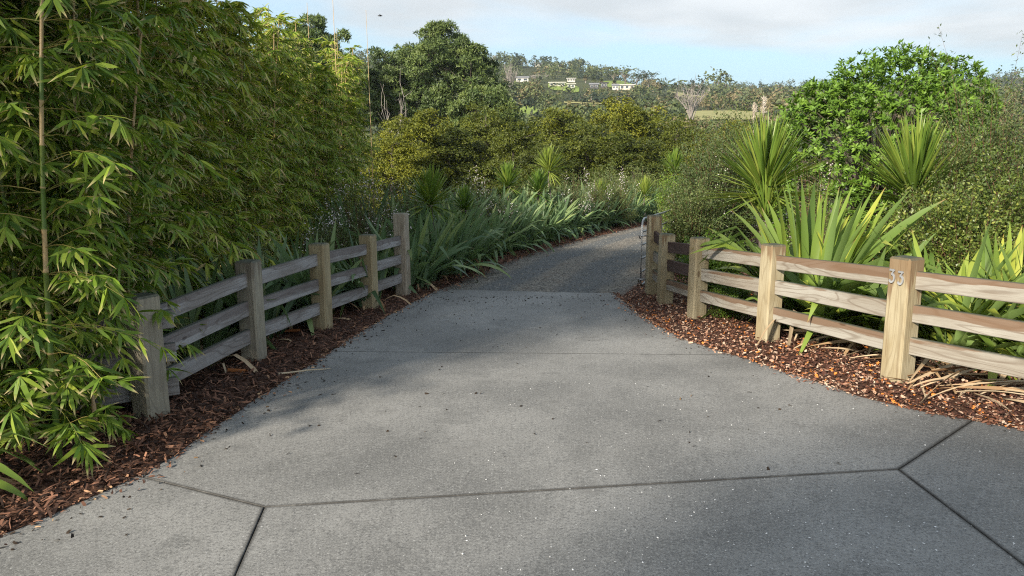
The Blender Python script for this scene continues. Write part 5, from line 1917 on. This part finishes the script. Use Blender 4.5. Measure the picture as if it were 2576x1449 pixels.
# clearings: what stands in front of them on the slope is low (u0, u1, v0, v1) as seen from the drive
CLEAR = [(1378, 1450, 216, 231, 1), (1515, 1602, 204, 214, 1), (1302, 1326, 196, 205, 0), (1376, 1440, 207, 217, 0), (1480, 1496, 212, 222, 0), (1506, 1518, 210, 220, 0),
         (1534, 1547, 217, 226, 0), (1556, 1582, 216, 226, 0), (1672, 1768, 229, 245, 1), (1264, 1300, 270, 290, 1), (1325, 1346, 270, 288, 1), (1425, 1585, 257, 262, 1), (1735, 1905, 282, 300, 1),
         (1380, 1410, 147, 154, 0), (1342, 1360, 142, 149, 0)]


def project(x, y, z):
    cp, sp = math.cos(PITCH), math.sin(PITCH)
    dep = y * cp + (EYE - z) * sp
    return CU + F * x / dep, CV - F * ((z - EYE) * cp + y * sp) / dep


def slope_r(u, v):
    """distance at which the hillside passes through photo point (u, v)"""
    a = math.atan((u - CU) / F)
    rs = np.arange(110, 640, 2.0)
    y = rs * math.cos(a)
    _, vv = project(rs * math.sin(a), y, zg(rs * math.sin(a), y))
    return float(rs[np.argmin(np.abs(vv - v))])


n_f = 3600
lr = np.exp(rng.uniform(math.log(78), math.log(1150), n_f))
uu = rng.uniform(900, 2680, n_f)
az_ = np.arctan((uu - CU) / F)
fx, fy = lr * np.sin(az_), lr * np.cos(az_)
ok = np.ones(n_f, bool)
ok &= ~((uu < 1240) & (lr < 120))
fx, fy, lr, uu = fx[ok], fy[ok], lr[ok], uu[ok]
n_f = len(fx)
fz = zg(fx, fy)
fh = rng.uniform(4.2, 7.6, n_f) + np.clip((lr - 220) / 260, 0, 1) * rng.uniform(1.5, 5.0, n_f)
fh = np.where(lr < 140, fh * .8, fh)
for (a_, b2, c_, d_, lawn) in CLEAR:
    rb = slope_r((a_ + b2) / 2, c_)
    pu, pv = project(fx, fy, fz)
    _, pt_ = project(fx, fy, fz + fh)
    hw = fh * .45 * F / lr
    hit = (pu + hw > a_) & (pu - hw < b2) & (pt_ < d_ - 3) & (pv > c_) & (lr < rb + 25)
    low = fh * np.clip((pv - (d_ - 3)) / np.maximum(pv - pt_, 1e-3), 0, 1)
    hit &= fh > 0
    gone = hit & (pv < d_) if lawn else hit & (pv < d_ - 2)
    fh = np.where(gone, -1.0, np.where(hit, np.maximum(low, 1.8), fh))
ok = fh > 0
fx, fy, fz, fh, lr, uu = fx[ok], fy[ok], fz[ok], fh[ok], lr[ok], uu[ok]
n_f = len(fx)
villa = np.exp(-((uu - 1540) / 210) ** 2 - ((lr - 440) / 90) ** 2)
fh = fh * (1 - .3 * villa)
kind_p = rng.uniform(size=n_f)
pines = (uu > 1850) & (lr > 600)
vi = np.where(kind_p < .62, rng.integers(0, 4, n_f), np.where(kind_p < .74, rng.integers(4, 6, n_f), np.where(kind_p < .94, rng.integers(6, 8, n_f), 8)))
vi = np.where(pines & (kind_p < .7), rng.integers(4, 6, n_f), vi)
tintv = np.clip(rng.normal(.40, .14, n_f) + .30 * villa + .16 * ((uu > 1700) & (lr < 420)) - .10 * ((uu < 1500) & (lr > 470)), .02, .99)
big = np.argsort(-fh / lr)
ind, rest = big[:290], big[290:]
FL = {'round': 'rounded bush tree in the wooded slope below the hill houses', 'cone': 'dark conical tree in the wooded slope below the hill houses',
      'tall': 'upright slender tree in the wooded slope below the hill houses', 'open': 'open crowned tree in the wooded slope below the hill houses'}
for i in ind:
    kd, _, _, cm, tm = FT[vi[i]]
    nm = {'round': 'bush_tree', 'cone': 'conical_tree', 'tall': 'slender_tree', 'open': 'open_crowned_tree'}[kd]
    r = thing(nm, FL[kd], 'tree', (fx[i], fy[i], fz[i] - .3), 'trees on the wooded slope', rz=rng.uniform(0, 6.28))
    w = fh[i] * rng.uniform(.85, 1.2)
    r.scale = (w, w, fh[i])
    obj('crown', cm, r)
    obj('trunk', tm, r)
fa, fd = Acc(), Acc()
for i in rest:
    kd, ac_, tk_, _, _ = FT[vi[i]]
    a_ = rng.uniform(0, 6.28)
    w = fh[i] * rng.uniform(.9, 1.3)
    for src, dst in ((FTL[vi[i]], fd if kd == 'cone' else fa),):
        V = np.concatenate(src.V)
        V = np.stack([(V[:, 0] * math.cos(a_) - V[:, 1] * math.sin(a_)) * w + fx[i], (V[:, 0] * math.sin(a_) + V[:, 1] * math.cos(a_)) * w + fy[i], V[:, 2] * fh[i] + fz[i] - .3], 1)
        Q = np.concatenate(src.Q)
        dst.add(V, None, Q, np.clip(np.concatenate(src.t) - .5 + tintv[i], 0, 1))
tag(obj('forest', fa.mesh('forest', M_FAR)), kind='stuff')
tag(obj('pine_forest', fd.mesh('pine_forest', M_FARDARK)), kind='stuff')


def paddock(u0, u1, v0, v1, mat, off=.35, lean=0.0):
    n, m_ = 20, 6
    V = []
    for j in range(m_):
        for i in range(n):
            t = i / (n - 1)
            e = 1 - .55 * abs(2 * t - 1) ** 3
            v = (v0 + v1) / 2 + (.5 - j / (m_ - 1)) * (v1 - v0) * e + lean * (t - .5) + 1.2 * math.sin(t * 9 + u0)
            u = u0 + (u1 - u0) * t
            r = slope_r(u, v)
            a = math.atan((u - CU) / F)
            x, y = r * math.sin(a), r * math.cos(a)
            V.append((x, y, zgf(x, y) + off))
    q = [[j * n + i, j * n + i + 1, (j + 1) * n + i + 1, (j + 1) * n + i] for j in range(m_ - 1) for i in range(n - 1)]
    obj('paddock', np_mesh('paddock', V, None, q, None, (mat,), smooth_sh=True), kind='structure')


paddock(1376, 1452, 210, 232, M_PADDOCK, lean=10)
paddock(1500, 1606, 203, 222, M_PADDOCK)
paddock(1670, 1768, 229, 247, M_PADDOCK_DRY, lean=4)
paddock(1260, 1350, 268, 294, M_PADDOCK)
paddock(1415, 1590, 254, 264, M_PADDOCK_DRY, lean=4)
paddock(1690, 1910, 279, 304, M_PADDOCK_DRY)


def box_mesh(name, x0, x1, y0, y1, z0, z1, mat):
    V = [(x, y, z) for z in (z0, z1) for y in (y0, y1) for x in (x0, x1)]
    q = [[0, 2, 3, 1], [4, 5, 7, 6], [0, 1, 5, 4], [2, 6, 7, 3], [0, 4, 6, 2], [1, 3, 7, 5]]
    return np_mesh(name, V, None, q, None, (mat,))


def house(u, v, r, w, d, h, wall, label, gable=False, nwin=3, rz=0.0, zoff=None):
    a = math.atan((u - CU) / F)
    w, d, h = w * .46, d * .5, h * .55
    r = slope_r(u, v + h * F / r * .5)
    x, y = r * math.sin(a), r * math.cos(a)
    z0 = zgf(x, y)
    zoff = zoff or 0.3
    root = thing('house', label, 'house', (x, y, z0), 'houses on the hill', rz=-a + rz)
    obj('wall', box_mesh('wall', -w / 2, w / 2, 0, d, -1.5, h + zoff, wall), root)
    if gable:
        V = [(-w / 2 - .5, -.5, h + zoff), (w / 2 + .5, -.5, h + zoff), (w / 2 + .5, d + .5, h + zoff), (-w / 2 - .5, d + .5, h + zoff), (-w / 2 - .5, d / 2, h * 1.55 + zoff), (w / 2 + .5, d / 2, h * 1.55 + zoff)]
        obj('roof', np_mesh('roof', V, [[0, 4, 3], [1, 2, 5]], [[0, 1, 5, 4], [2, 3, 4, 5], [3, 2, 1, 0]], None, (M_ROOF,)), root)
    else:
        obj('roof', box_mesh('roof', -w / 2 - .7, w / 2 + .7, -.7, d + .7, h + zoff + .02, h + zoff + .35, M_WHITE if wall is not M_DARKW else M_DARKW), root)
    for k in range(nwin):
        cx = -w / 2 + w * (k + .5) / nwin
        ww = w / nwin * .62
        f = obj('window', box_mesh('window', cx - ww / 2, cx + ww / 2, -.10, -.02, zoff + h * .28, zoff + h * .82, M_WHITE), root)
        obj('pane', box_mesh('pane', cx - ww / 2 + .12, cx + ww / 2 - .12, -.14, -.105, zoff + h * .28 + .1, zoff + h * .82 - .1, M_GLASS), f)


house(1313, 202, 405, 15, 8, 3.6, M_WHITE, 'small white gabled house left of the bare poplars', gable=True, nwin=2)
house(1398, 214, 385, 18, 8, 3.2, M_CREAM, 'long pale house above the green lawn', nwin=4)
house(1432, 219, 385, 8, 7, 3.6, M_WHITE, 'white house wing at the right end of the long pale house', nwin=2)
house(1488, 219, 392, 10, 8, 3.4, M_DARKW, 'dark gabled house between the lawns', gable=True, nwin=2)
house(1512, 216, 396, 8, 8, 4.5, M_DARKW, 'tall dark block right of the gabled house', nwin=2)
house(1540, 222, 400, 7, 6, 3.6, M_WHITE, 'small white gabled house below the palms', gable=True, nwin=2)
house(1568, 221, 405, 17, 8, 4.2, M_CREAM, 'pale two part house with large windows right of the small gabled one', nwin=3)
house(1392, 150, 585, 22, 9, 4.0, M_WHITE, 'white house on the left skyline, lower and longer one', nwin=4)
house(1352, 144, 590, 13, 9, 4.0, M_CREAM, 'small house on the left skyline beside the pointed tree', gable=True, nwin=2)
house(1432, 203, 470, 10, 7, 3.0, M_CREAM, 'low house half hidden at the edge of the upper wood', nwin=3)


def palm(u, vt, vb, r, label):
    a = math.atan((u - CU) / F)
    x, y = r * math.sin(a), r * math.cos(a)
    z0 = zgf(x, y)
    h = max(at(u, vt, y)[2] - z0, 5)
    root = thing('palm_tree', label, 'palm', (x, y, z0), 'palms by the hill houses')
    acc = Acc()
    acc.tube([[0, 0, -.3], [.1, 0, h * .5], [0, 0, h - 2]], [.38, .28, .25], 6)
    obj('trunk', acc.mesh('trunk', M_PALEBARK), root)
    acc = Acc()
    n = 60
    t = np.arange(n) / n
    az = np.arange(n) * 2.4
    el = 1.2 - 2.5 * t
    D = np.stack([np.cos(az) * np.cos(el), np.sin(az) * np.cos(el), np.sin(el)], 1)
    put_leaves(acc, T_LEAF, np.repeat(np.array([[0, 0, h - 2.0]]), n, 0), D, np.repeat(np.array([[0, 0, 1.0]]), n, 0) + rng.normal(size=(n, 3)) * .2, 2.1, .8, np.where(t < .55, .8, .97))
    obj('crown', acc.mesh('crown', M_FAR), root)


for u_, vt, vb, r, lab in [(1467, 196, 218, 455, 'leftmost palm of the hillside palms'), (1487, 195, 225, 440, 'tall palm with a reddish trunk above the dark house'),
                           (1506, 200, 230, 430, 'slim palm between the lawns above the dark block'), (1537, 198, 235, 425, 'palm standing on the bright lawn')]:
    palm(u_, vt, vb, r, lab)


def special(u, vt, r, kd, w, label, group, mn=5.0, ti=0):
    a = math.atan((u - CU) / F)
    x, y = r * math.sin(a), r * math.cos(a)
    z0 = zgf(x, y)
    h = max(at(u, vt, y)[2] - z0, mn)
    k = [i for i, q in enumerate(FT) if q[0] == kd][ti]
    nm = {'round': 'bush_tree', 'cone': 'conical_tree', 'tall': 'slender_tree', 'open': 'open_crowned_tree'}[kd]
    root = thing(nm, label, 'tree', (x, y, z0 - .3), group, rz=u)
    root.scale = (w, w, h)
    obj('crown', FT[k][3], root)
    obj('trunk', FT[k][4], root)


SG = 'trees standing out on the skyline'
special(1564, 163, 520, 'open', 24, 'tall feathery gum on the skyline right of the hill top', SG)
special(1592, 178, 515, 'open', 17, 'lower open gum right of the tall feathery one', SG)
special(1535, 172, 530, 'open', 16, 'small gum left of the tall feathery one', SG)
special(1620, 174, 500, 'open', 20, 'lone umbrella shaped tree against the sky', SG)
special(1790, 170, 560, 'tall', 26, 'large dark tree towering over the right ridge', SG, ti=1)
special(1808, 182, 565, 'round', 18, 'round crown joined to the tower tree on the right ridge', SG)
special(1742, 188, 600, 'round', 16, 'small round tree left of the tower tree', SG, ti=1)
special(1343, 138, 590, 'tall', 8, 'pointed tree beside the small skyline house', SG)
special(1305, 141, 575, 'round', 14, 'round tree on the left skyline near the pine', SG, ti=2)
for i, (u_, vt) in enumerate([(1452, 152), (1462, 158), (1430, 155), (1477, 164)]):
    special(u_, vt, 585, 'cone', 9, ['tallest pointed conifer on the hill crest', 'slim conifer right of the tallest crest one', 'small conifer left of the crest pair', 'tiny conifer where the crest drops'][i], SG)
DG = 'dark conifers below the hill houses'
for i, (u_, vt, w) in enumerate([(1455, 222, 11), (1482, 220, 12), (1512, 216, 13), (1545, 217, 13), (1572, 222, 12), (1432, 232, 9)]):
    special(u_, vt, 300, 'cone', w, ['second dark conifer from the left of the group', 'third dark conifer from the left of the group', 'tall dark conifer in the middle of the group',
                                     'broad dark conifer right of the group middle', 'dark conifer closing the group on the right', 'small dark conifer leading the group on the left'][i], DG)
special(1325, 245, 150, 'tall', 8, 'grey green slender tree beside the small lower lawn', None)
special(1690, 200, 400, 'round', 26, 'broad dark rounded tree between the two right hand clearings', None, ti=1)
special(1410, 222, 350, 'round', 14, 'dark tree in front of the long pale house', None, ti=2)

# a bird over the pine
p = at(956, 40, 46)
bird = thing('bird', 'small dark bird flying in the sky left of the pine', 'bird', tuple(p))
acc = Acc()
acc.tube([[-.15, 0, 0], [-.08, 0, .01], [.02, 0, .015], [.1, 0, .012], [.15, 0, 0]], [.008, .035, .045, .03, .008], 8)
V = [[-.02, .03, .02], [.07, .03, .02], [.05, .2, .05], [-.01, .2, .05], [-.05, .38, .02]]
acc.add(V, [[3, 2, 4]], [[0, 1, 2, 3]])
acc.add([[v[0], -v[1], v[2]] for v in V], [[3, 4, 2]], [[0, 3, 2, 1]])
obj('body', acc.mesh('body', M_BIRD), bird)

# ------------------------------------------------------------------ the air: one box of thin even haze round everything
m = bpy.data.materials.new('air_haze')
m.use_nodes = True
nt = m.node_tree
nt.nodes.clear()
pv = nt.nodes.new('ShaderNodeVolumePrincipled')
pv.inputs['Color'].default_value = (0.80, 0.88, 0.96, 1)
pv.inputs['Density'].default_value = 0.00019
pv.inputs['Anisotropy'].default_value = 0.2
mo = nt.nodes.new('ShaderNodeOutputMaterial')
lk(nt, pv.outputs[0], mo.inputs['Volume'])
zlo = min((zgf(r * math.sin(a), r * math.cos(a)) for a in np.linspace(-3.14, 3.14, 73) for r in (10, 40, 60, 90, 130, 200, 500, 3000)))
bx = box_mesh('haze', -3100, 3100, -3100, 3100, min(zlo, -4) - 2, 150, m)
obj('haze', bx, kind='stuff')
